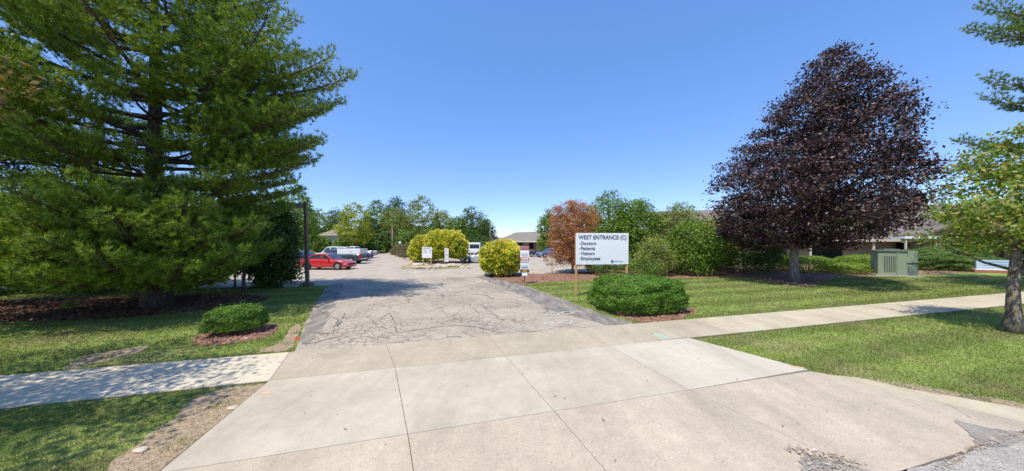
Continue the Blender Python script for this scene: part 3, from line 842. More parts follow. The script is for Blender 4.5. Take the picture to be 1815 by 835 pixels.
def pine_tree(name, label, loc, height, rfn, z0, m, seed, trunk_r=.28, dz=.5, per=5, tuft=.12, nee=13, nl=.13, wid=.006, group=None, azlim=None, cat='tree', rise=.02, extra=(), step=.13, fan=.46, fluff=.045, azf=None):
    root = thing(name, label, cat, (loc[0], loc[1], 0), 0, group)
    rnd = random.Random(seed); g = np.random.default_rng(seed)
    mb = MB(); T = []; D = []
    mb.tube([(math.sin(i * .7) * .06, math.cos(i * .9) * .06, i / 13 * height - .05) for i in range(14)], [trunk_r * (1 - .92 * i / 13) + trunk_r * .5 * math.exp(-i * 2.2) for i in range(14)], 12, True, .08, rnd)
    todo = []
    z = z0; ring = 0
    while z < height - .3:
        for k in range(per):
            az = ring * 1.1 + 2 * math.pi * k / per + rnd.uniform(-.3, .3)
            if azlim and not azlim(az): continue
            todo.append((z + rnd.uniform(-.2, .2), az, rfn(z) * rnd.choice((.62, .8, .95, 1.05, 1.15)) * (azf(z, az) if azf else 1), 1))
        z += dz * rnd.uniform(.8, 1.25); ring += 1
    todo += [(a, b, c, 0) for a, b, c in extra]
    for (z, az, L, jit) in todo:
        f = z / height
        rs = rise + .25 * f
        nseg = 9; pts = []
        bend = rnd.uniform(-.25, .25) * (1 if jit else .2)
        for i in range(nseg):
            t = i / (nseg - 1); a = az + bend * t * t
            pts.append(Vector((math.cos(a) * L * t, math.sin(a) * L * t, z + L * (rs * t + .10 * t ** 3 - .05 * math.sin(t * 3.1)))))
        r0 = .018 + .011 * L
        mb.tube(pts, [r0 * (1 - .88 * i / (nseg - 1)) for i in range(nseg)], 6, False)
        s = .22 * L; side = 1
        while s < L:
            t = s / L; q = t * (nseg - 1); i = min(int(q), nseg - 2); p = pts[i].lerp(pts[i + 1], q - i)
            dr = (pts[i + 1] - pts[i]).normalized()
            sd = Vector((-dr.y, dr.x, 0)).normalized() * side
            l2 = (.32 + (1 - t) * L * fan) * rnd.uniform(.7, 1.15)
            e = (dr * .75 + sd * .8 + Vector((0, 0, rnd.uniform(.0, .35)))).normalized()
            mb.tube([p, p + e * l2 * .5, p + e * l2 + Vector((0, 0, .06 * l2))], [.010, .007, .003], 3, False)
            ss = .12 + .25 * l2 * (1 - t)
            while ss < l2:
                tp = p + e * ss + Vector((rnd.gauss(0, .04), rnd.gauss(0, .04), rnd.gauss(.02, fluff) + .06 * (ss / l2) ** 2 * l2))
                T.append(tp[:]); dd = (e + Vector((rnd.gauss(0, .35), rnd.gauss(0, .35), .55 + rnd.gauss(0, .3)))).normalized(); D.append(dd[:])
                ss += tuft * rnd.uniform(.8, 1.3)
            side = -side; s += step * rnd.uniform(.8, 1.2)
    T = np.array(T); D = np.array(D); n = len(T)
    TT = np.repeat(T, nee, 0); DD = np.repeat(D, nee, 0)
    dirn = nrm(DD * 1.0 + g.normal(0, .5, TT.shape))
    L = nl * g.uniform(.7, 1.25, len(TT))[:, None]
    sdv = nrm(np.cross(dirn, g.normal(0, 1, TT.shape))) * wid
    V = np.stack([TT - sdv, TT + sdv, TT + dirn * L], 1).reshape(-1, 3)
    V[:, 2] = np.maximum(V[:, 2], .03)
    bulk('crown', V, 3, M[m], root)
    mb.build('trunk', M['bark'], root)
    print(name, 'tufts', n)
    return root

# the big white pine beside the driveway
def rp(z):
    return float(np.interp(z, [0, 1.2, 3, 4.2, 5.0, 7, 9.3, 10.5, 12.5, 15], [3.4, 4.0, 4.0, 4.0, 5.2, 5.5, 5.3, 4.2, 3.2, .8]))
pt = (-13.6, 11.7)
pine_tree('pine_tree', 'huge bright green white pine with sweeping limbs, beside the driveway', pt, 15.2, rp, 0.95, 'pine', 7, trunk_r=.34, dz=.78, per=7, tuft=.058, nee=15, nl=.17, wid=.0105, step=.10, fan=.50, fluff=.075, azf=lambda z, a: 1 - (.45 if 7.3 < z < 9.6 or z > 10.8 else 0) * max(0, -math.cos(a)),
    extra=((8.2, .30, 6.9), (8.3, .1, 6.4), (5.3, .05, 6.0), (6.9, .25, 6.0), (6.3, -.05, 6.0), (7.4, .4, 6.3)) + tuple((z, a, l) for z, l, o in ((1.15, 4.4, 0), (1.5, 4.8, .25), (1.9, 4.6, .1), (2.4, 4.9, .35), (3.0, 4.6, 0)) for a in (-2.6 + o, -1.9 + o, -1.2 + o, -.55 + o)))
pine_tree('pine_tree', 'bushy white pine at the left edge, behind the street tree', (-21.5, 9.4), 10.5, lambda z: float(np.interp(z, [0, 2, 7, 10.5], [4, 4.8, 4.0, .8])), 1.6, 'pine', 23, trunk_r=.3, dz=.6, per=5, tuft=.12, nee=13, nl=.15, wid=.011)
def spruce(loc, h, rad, seed, label, z0=1.6):
    pine_tree('spruce_tree', label, loc, h, lambda z: rad * (1 - z / h) ** .7 + .3, z0, 'pine_dark', seed, trunk_r=.22, dz=.42, per=6, tuft=.12, nee=11, nl=.12, wid=.018, rise=-.16, group='dark evergreens behind the big pine')
spruce((-26.5, 15.5), 13, 4.2, 31, 'tall dark spruce at the far left behind the pines')
spruce((-20.0, 16.0), 9.5, 3.0, 32, 'dark spruce between the far left spruce and the big pine')

# evergreen screen along the lot
def bush(name, label, loc, profile, m, seed, leaf=.06, nc=260, nl=40, rc=.2, group=None, cat='shrub', squash=1.0, lumpy=.08, shell=.75, stems=6, up=.5, gap=0.0, aspect=.5, bark='bark', flat=.7, lean=(0, 0), core=True):
    root = leafy_tree(name, label, cat, loc, profile, m, bark, leaf, nc, nl, rc, seed, .05, profile[-1][0] * .6, lean, (0, 0), group, lumpy, shell, stems * 2, gap, squash, 1.2, up, flat, aspect, 'foliage', 'stem')
    return root
for i, (x, y, h, r, lab) in enumerate([(-13.1, 17.0, 4.7, .95, 'tall dark arborvitae beside the brown lamp post'), (-15.0, 16.6, 4.9, 1.25, 'tall dark arborvitae second from the brown lamp post'), (-17.2, 16.3, 4.2, 1.3, 'dark arborvitae third from the brown lamp post')]):
    bush('arborvitae', lab, (x, y), [(.2 if i == 0 else .9, r * .8), (h * .3, r), (h * .75, r * .85), (h, r * .3)], 'green3', 50 + i, leaf=.09, nc=520, nl=30, rc=.25, group='dark evergreens screening the parking lot', cat='tree')
for i, (x, y, r, h) in enumerate([(-24.5, 14.6, 1.3, 1.3), (-19.5, 14.9, 1.2, 1.5), (-22, 15.3, 1.3, 1.2), (-29, 14.2, 1.6, 1.3)]):
    bush('understory_shrub', ['low dark shrub under the dark spruce at far left', 'low dark shrub in the gap left of the big pine trunk', 'low dark shrub beneath the middle dark spruce', 'low dark shrub at the very left edge of the planting'][i], (x, y), [(.2, r * .7), (h * .5, r), (h, r * .5)], 'green3', 60 + i, leaf=.08, nc=120, nl=26, rc=.25, group='low shrubs along the parking lot edge', gap=.35)
leafy_tree('understory_tree', 'small multi-stem tree with thin trunks left of the big pine', 'tree', (-17.3, 14.2), [(1.8, .8), (2.8, 1.7), (3.6, 1.3), (4.2, .4)], 'green3', leaf=.09, nc=160, nl=24, rc=.3, seed=66, trunk_r=.09, tlean=(.3, .2))
leafy_tree('understory_tree', 'slim dark-stemmed tree right of the big pine trunk', 'tree', (-13.0, 14.9), [(2.0, .6), (3.0, 1.3), (4.2, .4)], 'green3', leaf=.09, nc=120, nl=24, rc=.3, seed=67, trunk_r=.08)
pp = G(140, 545)
bush('seedling', 'tiny bright green seedling in the pine straw', G(126, 549), [(.05, .1), (.2, .16), (.34, .05)], 'green1', 68, leaf=.035, nc=20, nl=9, rc=.05, stems=2, cat='plant')

apron_poly = [UV(-2.6, V0 + .1), UV(7, V0 + .3), UV(6, V3), UV(-2.6, V3)]
for q_, m__ in ((70, 'chip'),): chips('leaf_litter', apron_poly, q_, 0.03, M[m__], 0.033, .2)
chips('leaf_litter', [G(600, 600), G(1080, 575), G(900, 505), G(600, 510)], 120, 0.04, M['chip'], 0.022, .2)
# street tree just outside the left edge: its browning leaves hang into view and dapple the walk
leafy_tree('street_tree', 'browning street tree whose leaves hang in at the left edge', 'tree', (-9.6, 2.3), [(3.3, 1.6), (4.3, 3.2), (5.6, 3.4), (7.0, 2.7), (8.4, .8)], 'browngreen', 'bark_mottled', leaf=.055, nc=620, nl=38, rc=.27, seed=71, trunk_r=.2, nlimb=34, gap=.25, shell=.3)

# purple maple
leafy_tree('maple_tree', 'big dark purple maple on the right-hand lawn', 'tree', (17.4, 18.9), [(2.3, 2.6), (3.0, 4.4), (4.4, 5.0), (6.4, 4.75), (8.3, 4.1), (9.8, 3.4), (11.2, 2.6), (12.6, 1.6), (13.9, .5)], 'maple', 'bark_grey', leaf=.085, nc=1500, nl=60, rc=.33, seed=81, trunk_r=.23, nlimb=120, lean=(.17, -.05), tlean=(1.9, -.5), lumpy=.26, shell=.32, flare=1.35, gap=.2, flat=.5, up=.7)

# crab apple at the right edge, leaning trunk
leafy_tree('crabapple_tree', 'yellow-green small tree with gnarled trunk at the right edge', 'tree', (13.75, 8.45), [(2.3, 1.0), (2.8, 1.75), (3.3, 1.75), (4.2, 1.5), (5.1, 1.4), (5.7, .6)], 'crab', 'bark_mottled', leaf=.062, nc=330, nl=40, rc=.20, seed=91, trunk_r=.14, tlean=(.9, .1), lean=(.32, 0), nlimb=30, lumpy=.3, gap=.32, trunk_top=4.4, flare=1.7, shell=.35)
# pine beyond the right edge, its limbs reach in
pine_tree('pine_tree', 'white pine beyond the right edge, limbs reaching into the sky', (28.2, 14.6), 17, lambda z: 3.2, 13.2, 'pine_r', 95, trunk_r=.3, dz=.9, per=6, tuft=.06, nee=16, nl=.15, wid=.013, step=.085, fan=.26, rise=0, fluff=.09, extra=tuple((z, a + math.pi, l) for z, l in ((5.6, 5.0), (6.9, 4.9), (8.9, 4.1), (9.9, 4.1), (12.4, 4.6), (13.4, 4.2)) for a in (.25, .75, -.3)))

# clipped yews
def clipped(name, label, loc, rx, ry, h, m, seed, n=30000, leaf=.028, rz=0.0, group=None, z0=.1, power=2.6, dents=.05, cat='shrub', lobes=None):
    root = thing(name, label, cat, (loc[0], loc[1], 0), rz, group)
    g = np.random.default_rng(seed)
    Ps = []; Ns = []
    for (lx, ly, lrx, lry, lh, share) in (lobes or [(0, 0, rx, ry, h, 1.0)]):
        k = int(n * share)
        d = nrm(g.normal(0, 1, (k, 3))); d[:, 2] = np.abs(d[:, 2]) * np.where(g.random(k) < .66, 1, -1)
        pw = np.where(d[:, 2] < 0, power + 3, power)[:, None]
        p = ((np.abs(d) ** pw).sum(1)) ** (-1 / pw[:, 0])
        s = d * p[:, None]
        az = np.arctan2(d[:, 1], d[:, 0])
        bumpy = 1 + dents * .7 * lump3(s, 3.2, seed) + dents * .8 * lump3(s, 11, seed + 5)
        dep = 1 - np.abs(g.normal(0, .055, k)); dep *= np.where(g.random(k) < .03, 1.05, 1)
        s = s * (bumpy * dep)[:, None]
        zc = lh * .52
        P = np.stack([s[:, 0] * lrx + lx, s[:, 1] * lry + ly, zc + s[:, 2] * (lh * .48)], 1)
        P[:, 2] = np.maximum(P[:, 2], z0 * .5 + g.random(k) * .05)
        Ps.append(P); Ns.append(d * np.array([1, 1, 1.2]))
    P = np.vstack(Ps); Nn = np.vstack(Ns)
    k = 70; q = g.choice(len(P), k); q = q[Nn[q][:, 2] > .2]
    ex = P[q][:, None, :] + (nrm(Nn[q]) * .5 + np.array([0, 0, .6]))[:, None, :] * (np.linspace(0, 1, 9)[None, :, None] * g.uniform(.05, .16, len(q))[:, None, None])
    P = np.vstack([P, ex.reshape(-1, 3)]); Nn = np.vstack([Nn, np.repeat(Nn[q], 9, 0)])
    bulk('foliage', leaves_at(P, leaf, g, .3, .38, nrm(Nn) * 1.1), 4, M[m], root)
    mb = MB(); rnd = random.Random(seed)
    for (lx, ly, lrx, lry, lh, share) in (lobes or [(0, 0, rx, ry, h, 1.0)]):
        for i in range(26):
            a = rnd.uniform(0, 6.28); q = rnd.uniform(.3, .85)
            e = Vector((lx + math.cos(a) * lrx * q, ly + math.sin(a) * lry * q, lh * rnd.uniform(.35, .8)))
            s = Vector((lx + math.cos(a) * .1, ly + math.sin(a) * .1, 0))
            mb.tube([s, s.lerp(e, .5) + Vector((rnd.uniform(-.08, .08), rnd.uniform(-.08, .08), -.05)), e], [.022, .015, .006], 5, False)
    mb.build('stem', M['bark'], root)
    return root
clipped('yew_hedge', 'broad rounded clipped yew beside the entrance sign', (4.62, 11.4), 1.5, 1.28, 1.22, 'yew', 101, n=80000, leaf=.034, dents=.055, power=3.0, rz=R(10))
clipped('yew_shrub', 'small flat-topped clipped shrub in front of the big pine', (-7.6, 8.45), .64, .52, .74, 'yew', 102, n=26000, leaf=.024, dents=.05, z0=.3, rz=R(25))
clipped('hedge', 'long clipped hedge sloping down behind the purple maple trunk', (24.3, 25.2), 1, 1, 1, 'yewy', 103, n=60000, leaf=.04, lobes=[(-1.9, 1.6, 1.7, 1.3, 1.45, .4), (0, 0, 1.7, 1.4, 1.3, .35), (1.6, -1.2, 1.4, 1.2, .85, .25)])
clipped('hedge', 'small round hedge just left of the green cabinet', (30.0, 26.3), 1.6, 1.2, 1.35, 'yewy', 104, n=30000, leaf=.04)
clipped('juniper', 'low dark-sided juniper just right of the green cabinet', (36.6, 27.2), 2.2, 1.6, 1.75, 'juniper', 105, n=36000, leaf=.05, dents=.10)
clipped('juniper', 'wide layered juniper mound beside the stone sign', (38.9, 26.6), 2.9, 1.6, 1.95, 'juniper', 106, n=52000, leaf=.05, dents=.12, lobes=[(0, .7, 2.6, 1.4, 2.0, .55), (.2, -.7, 2.3, 1.1, 1.2, .45)])

# golden shrubs
def golden(label, loc, r, h, seed, ry=None, n=1):
    g = np.random.default_rng(seed)
    root = thing('golden_shrub', label, 'shrub', (loc[0], loc[1], 0), 0, 'golden shrubs at the driveway mouth')
    k = int(900 * r * h * n)
    d = nrm(g.normal(0, 1, (k, 3))); d[:, 2] = d[:, 2] * np.where(d[:, 2] < -.75, -1, 1)
    s = d * ((np.abs(d) ** 2.7).sum(1) ** (-1 / 2.7))[:, None] * (1 + .05 * lump3(d, 3, seed) + .06 * lump3(d, 12, seed + 3) - np.abs(g.normal(0, .07, k)))[:, None]
    P = np.stack([s[:, 0] * r, s[:, 1] * (ry or r), h * .51 + s[:, 2] * h * .47], 1)
    # upright sprays: each a narrow fan of leaves; new growth at the tips is yellow
    def fan(P, d, m, size, mat_, nm_):
        PP = np.repeat(P, m, 0); o = nrm(np.repeat(d, m, 0) * .8 + np.array([0, 0, .75]) + g.normal(0, .35, PP.shape))
        L = size * g.uniform(.6, 1.3, len(PP))[:, None]; w = nrm(np.cross(o, g.normal(0, 1, PP.shape))) * L * .34
        c = PP + o * L + g.normal(0, .03, PP.shape)
        V = np.stack([c - o * L, c - w, c + o * L, c + w], 1).reshape(-1, 3); V[:, 2] = np.maximum(V[:, 2], .03)
        bulk(nm_, V, 4, M[mat_], root)
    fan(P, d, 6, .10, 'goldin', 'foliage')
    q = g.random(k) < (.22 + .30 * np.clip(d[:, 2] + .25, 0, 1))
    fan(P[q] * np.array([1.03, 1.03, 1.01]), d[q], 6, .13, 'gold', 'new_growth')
    mb = MB(); rnd = random.Random(seed)
    for i in range(16):
        a = rnd.uniform(0, 6.28); e = Vector((math.cos(a) * r * .6, math.sin(a) * r * .6, h * rnd.uniform(.5, .85)))
        mb.tube([(0, 0, 0), e * .5, e], [.03, .02, .01], 5, False)
    mb.build('stem', M['bark'], root)
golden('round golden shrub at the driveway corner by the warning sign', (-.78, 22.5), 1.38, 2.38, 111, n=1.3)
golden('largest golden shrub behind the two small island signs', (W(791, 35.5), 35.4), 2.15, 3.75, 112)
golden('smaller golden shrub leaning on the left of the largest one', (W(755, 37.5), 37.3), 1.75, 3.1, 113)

# rust-coloured dead shrub: brown leaves above, bare stems below
leafy_tree('dying_shrub', 'rust orange dying shrub behind the entrance sign', 'shrub', (4.75, 24.2), [(.7, 1.35), (2.0, 1.75), (3.6, 1.95), (4.9, 1.75), (5.6, .8)], 'rust', 'twig', leaf=.055, nc=1000, nl=34, rc=.20, seed=121, trunk_r=.1, nlimb=90, shell=.35, lumpy=.15, gap=.12, crown='foliage', stemname='stem', flare=1)
bush('dying_shrub', 'low rust orange spray of dead twigs left of the dying shrub', (3.1, 23.7), [(.6, .4), (1.1, .8), (1.6, .4)], 'rust', 122, leaf=.045, nc=40, nl=16, rc=.12, bark='twig', stems=6)
# green mass right of it
gm = 'green shrubs and small trees along the lot'
leafy_tree('small_tree', 'green tree rising right behind the dying shrub', 'tree', (W(1078, 28), 28), [(.8, 1.5), (2.5, 2.2), (4.2, 2.3), (5.8, 1.6), (6.9, .5)], 'green1', leaf=.09, nc=560, nl=30, rc=.3, seed=131, group=gm, nlimb=24, lumpy=.22)
leafy_tree('small_tree', 'rounded green tree above the right post of the entrance sign', 'tree', (W(1128, 27.5), 27.4), [(.8, 1.6), (2.5, 2.1), (4.2, 2.1), (5.4, 1.4), (6.2, .4)], 'green1', leaf=.09, nc=520, nl=30, rc=.3, seed=132, group=gm, nlimb=24, lumpy=.22)
leafy_tree('small_tree', 'olive green loose tree below the brown roof gable', 'tree', (W(1205, 27), 26.8), [(.8, 1.2), (2.5, 2.2), (4.0, 2.4), (5.0, 1.4), (5.7, .4)], 'olive', leaf=.085, nc=420, nl=28, rc=.3, seed=133, group=gm, nlimb=26, lumpy=.3, gap=.2)
bush('shrub', 'glossy bright green bush left of the purple maple', (W(1222, 23.6), 23.4), [(.3, 1.5), (1.4, 2.0), (2.7, 1.8), (3.6, 1.0), (4.0, .4)], 'green1', 134, leaf=.085, nc=560, nl=30, rc=.24, group=gm, lumpy=.18)
bush('shrub', 'pale green small shrub right of the entrance sign', (W(1158, 22.6), 22.4), [(.2, .9), (1.2, 1.25), (2.2, .9), (2.9, .3)], 'olive', 135, leaf=.065, nc=260, nl=28, rc=.2, group=gm, lumpy=.15)
bush('shrub', 'dark green bush seen below the entrance sign board', (W(1075, 23.5), 23.4), [(.2, 1.4), (1.0, 1.8), (1.9, 1.4), (2.3, .5)], 'green2', 136, leaf=.06, nc=300, nl=28, rc=.2, group=gm, lumpy=.15)
bush('shrub', 'dark green low bush just right of the entrance sign', (W(1138, 21.8), 21.6), [(.15, .9), (.7, 1.2), (1.3, .6)], 'green2', 137, leaf=.05, nc=160, nl=26, rc=.16, group=gm, lumpy=.15)
bush('shrub', 'tall near-black evergreen bush in the purple maple shade', (W(1318, 25), 25), [(.3, 2.0), (1.6, 2.5), (3.2, 2.3), (4.3, .9)], 'green3', 138, leaf=.08, nc=620, nl=30, rc=.25, group=gm, lumpy=.15)
bush('shrub', 'narrow dark bush with yellow-green tips by the roof corner', (W(1273, 27.5), 27.5), [(.4, 1.2), (2.0, 1.5), (3.5, 1.2), (4.6, .4)], 'lime', 139, leaf=.08, nc=240, nl=28, rc=.25, group=gm, lumpy=.2)

# far trees
ft = 'trees beyond the parking lot'
far = [
 # px, depth, top row, half width px, base z, material, label
 (520, 44, 318, 36, 1.0, 'green1', 'fresh green tree behind the brown lamp post'),
 (540, 48, 352, 20, 1.0, 'green1', 'light green small tree over the blue car'),
 (485, 52, 330, 36, .5, 'green2', 'mid green tree mostly hidden by the big pine'),
 (566, 86, 372, 26, .5, 'green2', 'mid green tree left of the far house roof'),
 (598, 92, 372, 22, .5, 'green3', 'deep green tree directly behind the far house'),
 (628, 60, 360, 30, 1.6, 'lime', 'yellow-green tree right of the far house'),
 (668, 96, 357, 26, .5, 'green2', 'mid green crown right of the yellow-green tree'),
 (655, 70, 385, 22, .3, 'green3', 'dark tree above the white pickup'),
 (703, 98, 350, 26, .5, 'green3', 'tallest deep green crown left of the olive willow'),
 (700, 74, 368, 33, .3, 'olive', 'olive willow-like tree over the leaning pole'),
 (683, 69, 412, 26, .1, 'green3', 'dark low tree at the end of the parking lane'),
 (748, 78, 350, 38, .3, 'olive', 'broad olive willow-like tree above the golden shrubs'),
 (785, 84, 374, 30, .3, 'olive', 'olive green tree right of the broad willow'),
 (722, 67, 408, 26, .1, 'green2', 'low green tree behind the post lamp'),
 (768, 70, 405, 30, .1, 'green2', 'low green tree behind the largest golden shrub'),
 (812, 76, 384, 24, .2, 'green2', 'mid green tree right of the golden shrubs'),
 (838, 80, 369, 32, .2, 'green3', 'deep green tree above the white van'),
 (862, 88, 392, 16, .2, 'green3', 'small deep green tree beside the far utility pole'),
 (845, 66, 415, 24, .1, 'green3', 'low dark tree behind the white van'),
 (970, 62, 372, 18, .5, 'green1', 'green tree showing just left of the rust orange shrub'),
 (570, 62, 418, 15, .1, 'green2', 'low green tree in front of the left end of the far house'),
 (607, 58, 424, 14, .1, 'green2', 'low green tree in front of the far house'),
 (640, 62, 428, 22, .1, 'green3', 'low dark tree beyond the capped pickup'),
 (440, 60, 350, 50, .5, 'green3', 'deep green tree seen through the big pine'),
 (380, 58, 360, 50, .5, 'green2', 'green tree far behind the arborvitae'),
]
for i, (px, d, top, hw, zb, m, lab) in enumerate(far):
    h = Z(top, d); r = hw / F * d; sc = d / 70
    leafy_tree('tree', lab, 'tree', (W(px, d), d), [(max(zb, .3), r * .55), (h * .25, r * .9), (h * .5, r), (h * .75, r * .8), (h * .92, r * .45), (h, r * .15)], m, leaf=.20 * sc ** .5, nc=int(150 + 3.4 * r * h), nl=22, rc=.42 * sc, seed=200 + i, group=ft, trunk_r=.18, nlimb=10, lumpy=.26, shell=.55, gap=.05 if m != 'olive' else 0)
# far belt of woods that closes the horizon
def belt(name, lab, x0, x1, y, hlo, hhi, seed, n):
    g = np.random.default_rng(seed); X = g.uniform(x0, x1, n)
    hh = hlo + (hhi - hlo) * (.5 + .5 * np.sin(X * .13 + seed) * np.sin(X * .041 + 1)) + g.normal(0, .5, n)
    C = np.stack([X, y + g.uniform(-3, 3, n), hh * g.random(n) ** .6], 1)
    P = np.repeat(C, 10, 0) + g.normal(0, .6, (n * 10, 3)); P[:, 2] = np.maximum(P[:, 2], .1)
    tag(bulk(name, leaves_at(P, .4, g), 4, M['green2']), lab, kind='stuff')
belt('woods', 'distant low woods', -150, -12, 112, 5, 8, 3, 8000)
belt('woods', 'distant low woods', 16, 170, 95, 3.5, 5.5, 4, 7000)
belt('woods', 'distant low woods', -20, 30, 150, 1.8, 2.4, 6, 2500)
# hedgerow on the long island
for i, (px, d, r, h) in enumerate([(742, 42, 1.7, 2.0), (733, 45.5, 1.8, 2.0), (724, 49, 1.8, 1.9), (716, 53, 1.8, 1.8), (710, 57.5, 1.8, 1.7)]):
    bush('hedgerow_shrub', ['reddish green shrub', 'second reddish green shrub', 'third reddish green shrub', 'fourth reddish green shrub', 'farthest reddish green shrub'][i] + ' of the row behind the golden shrubs, counted from the signs', (W(px, d), d), [(.2, r * .8), (h * .5, r), (h, r * .5)], 'redhedge', 300 + i, leaf=.10, nc=200, nl=18, rc=.25, group='reddish hedgerow along the parking lane', lumpy=.15)

# ------------------------------------------------------------------ signs and posts
def text(body, size, m, parent, loc, rot=(R(90), 0, 0), bold=.012, align='LEFT', name='lettering', sx=1.0, ext=.002):
    cu = bpy.data.curves.new(name, 'FONT'); cu.body = body; cu.size = size; cu.offset = bold * size; cu.extrude = ext; cu.align_x = align; cu.resolution_u = 3
    t = bpy.data.objects.new(name, cu); col.objects.link(t)
    dg = bpy.context.evaluated_depsgraph_get(); dg.update()
    me = bpy.data.meshes.new_from_object(t.evaluated_get(dg)); bpy.data.objects.remove(t)
    me.materials.clear(); me.materials.append(m)
    o = bpy.data.objects.new(name, me); col.objects.link(o); o.parent = parent
    o.location = loc; o.rotation_euler = rot; o.scale = (sx, 1, 1)
    return o

# entrance sign: board facing the street, on two timber posts
bl, br = Vector((W(1021, 14.05), 14.05)), Vector((W(1114, 14.35), 14.35))
ang = math.atan2(br.y - bl.y, br.x - bl.x); BW = (br - bl).length
s = thing('entrance_sign', 'white board reading WEST ENTRANCE (C) on two timber posts', 'sign', (bl.x, bl.y, 0), ang)
zt, zb_ = Z(413, 14.1), Z(469, 14.1)
MB().box(0, BW, 0, .02, zb_, zt, b=.002).build('board', M['white'], s)
for x in (.01, BW - .16):
    MB().box(x - .03 if x < .1 else x + .06, x + .06 if x < .1 else x + .15, .022, .112, -.02, zt - .04 if x < .1 else zt - .1, b=.006).build('post', M['wood'], s)
BH = zt - zb_
text('WEST ENTRANCE (C)', .262, M['ink'], s, (.115, -.006, zt - .29), bold=.017, sx=.92)
for i, w_ in enumerate(('Doctors', 'Patients', 'Visitors', 'Employees')):
    text(w_, .222, M['ink'], s, (.215, -.006, zt - .55 - i * .232), bold=.013, sx=.98)
    MB().cyl((.155, .001, zt - .50 - i * .232), (0, -1, 0), .022, .005, 12).build('bullet', M['ink'], s)
lg = MB()
for dx, dz in ((-.035, 0), (.035, 0), (0, .05), (0, -.05)):
    lg.add([(1.73 + dx + a * .036, -.006, zb_ + .135 + dz + b_ * .046) for a, b_ in ((-1, 0), (0, -1), (1, 0), (0, 1))], [(0, 1, 2, 3)])
lg.build('logo', M['inkblue'], s)
lg = MB()
rnd = random.Random(3)
x = 1.80
while x < 2.27:                              # the tiny line of letters beside the mark, too small to read
    w_ = rnd.uniform(.018, .034); lg.box(x, x + w_, -.006, -.003, zb_ + .115, zb_ + .115 + rnd.choice((.036, .05))); x += w_ + .012
lg.build('small_print', M['inkteal'], s)

# small signs on the island
s = thing('parking_sign', 'small square white sign on two timber legs among the rocks', 'sign', (W(748, 31.6), 31.6, 0), 0)
MB().box(0, 1.02, 0, .03, Z(457.3, 31.6), Z(438, 31.6), b=.003).build('board', M['white'], s)
for x in (.05, .88): MB().box(x, x + .09, .031, .12, -.02, 1.7, b=.005).build('post', M['wood'], s)
lg = MB()
for i, (a, b_, c, d_) in enumerate([(.12, .84, 1.77, .07), (.14, .52, 1.60, .045), (.14, .44, 1.50, .045), (.16, .56, 1.34, .045), (.70, .92, 1.60, .06), (.74, .92, 1.50, .05), (.74, .88, 1.34, .06)]):
    lg.box(a, b_, -.004, -.001, c, c + d_)
lg.build('small_print', M['inkgrey'], s)
s = thing('post_sign', 'tall narrow white sign on a black stake before the golden shrub', 'sign', (W(791.5, 30.9), 30.9, 0), 0)
zt, zb_ = Z(440, 30.9), Z(464, 30.9)
MB().box(-.2, .2, 0, .02, (zb_ + zt) / 2 + .01, zt, b=.002).build('upper_plate', M['white'], s)
MB().box(-.2, .2, 0, .02, zb_, (zb_ + zt) / 2 - .01, b=.002).build('lower_plate', M['white'], s)
lg = MB()
for i in range(7): lg.box(-.12, .12 - (i % 3) * .03, -.004, -.001, zt - .14 - i * .165, zt - .09 - i * .165)
lg.build('small_print', M['inkgrey'], s)
MB().box(-.035, .035, .021, .07, -.02, zt - .1).build('stake', M['black'], s)

s = thing('warning_sign', 'stack of red and white notice plates on a black post in mulch', 'sign', (W(930, 18.1), 18.1, 0), R(-4))
zz = lambda y: Z(y, 18.1)
MB().box(-.025, .025, .02, .06, -.02, 2.1).build('post', M['black'], s)
MB().box(-.26, .26, 0, .018, zz(462), zz(437.5), b=.002).build('upper_plate', M['white'], s)
MB().box(-.258, .258, -.006, -.001, zz(443.5), zz(438)).build('red_header', M['red'], s)
MB().box(-.258, .258, -.006, -.001, zz(461.5), zz(456.5)).build('red_band', M['red'], s)
lg = MB()
for x_, a_, b_ in ((.2, 450.5, 449.5), (.21, 453, 452), (.17, 455, 454.3)): MB().box(-x_, x_, -.004, -.001, zz(a_), zz(b_)).build('printed_line', M['inkgrey'], s)
for i in range(6): lg.box(-.22 + i * .075, -.165 + i * .075, -.009, -.0065, zz(442), zz(439.5))
lg.build('small_print', M['inkgrey'], s)
lg = MB()
for i in range(5): lg.box(-.2 + i * .085, -.14 + i * .085, -.009, -.0065, zz(460.5), zz(457.7))
lg.build('band_lettering', M['white'], s)
MB().box(-.25, .25, 0, .016, zz(477), zz(462.6), b=.002).build('lower_plate', M['white'], s)
lg = MB()
for i in range(7): lg.box(-.23 + i * .068, -.185 + i * .068, -.006, -.001, zz(466.3), zz(463.3))
for x_, a_, b_ in ((.22, 470.5, 469.8), (.2, 475.5, 472.5)): MB().box(-x_, x_, -.006, -.001, zz(a_), zz(b_)).build('printed_line', M['inkgrey'], s)
lg.build('small_print', M['inkgrey'], s)
MB().box(-.26, .26, -.002, .016, zz(483), zz(477.6), b=.002).build('dark_plate', M['slot'], s)
MB().box(-.15, .15, -.007, -.003, zz(482.5), zz(478.2)).build('ochre_panel', M['gold_sign'], s)
MB().box(-.16, .16, 0, .016, zz(489), zz(483.6), b=.002).build('bottom_plate', M['white'], s)

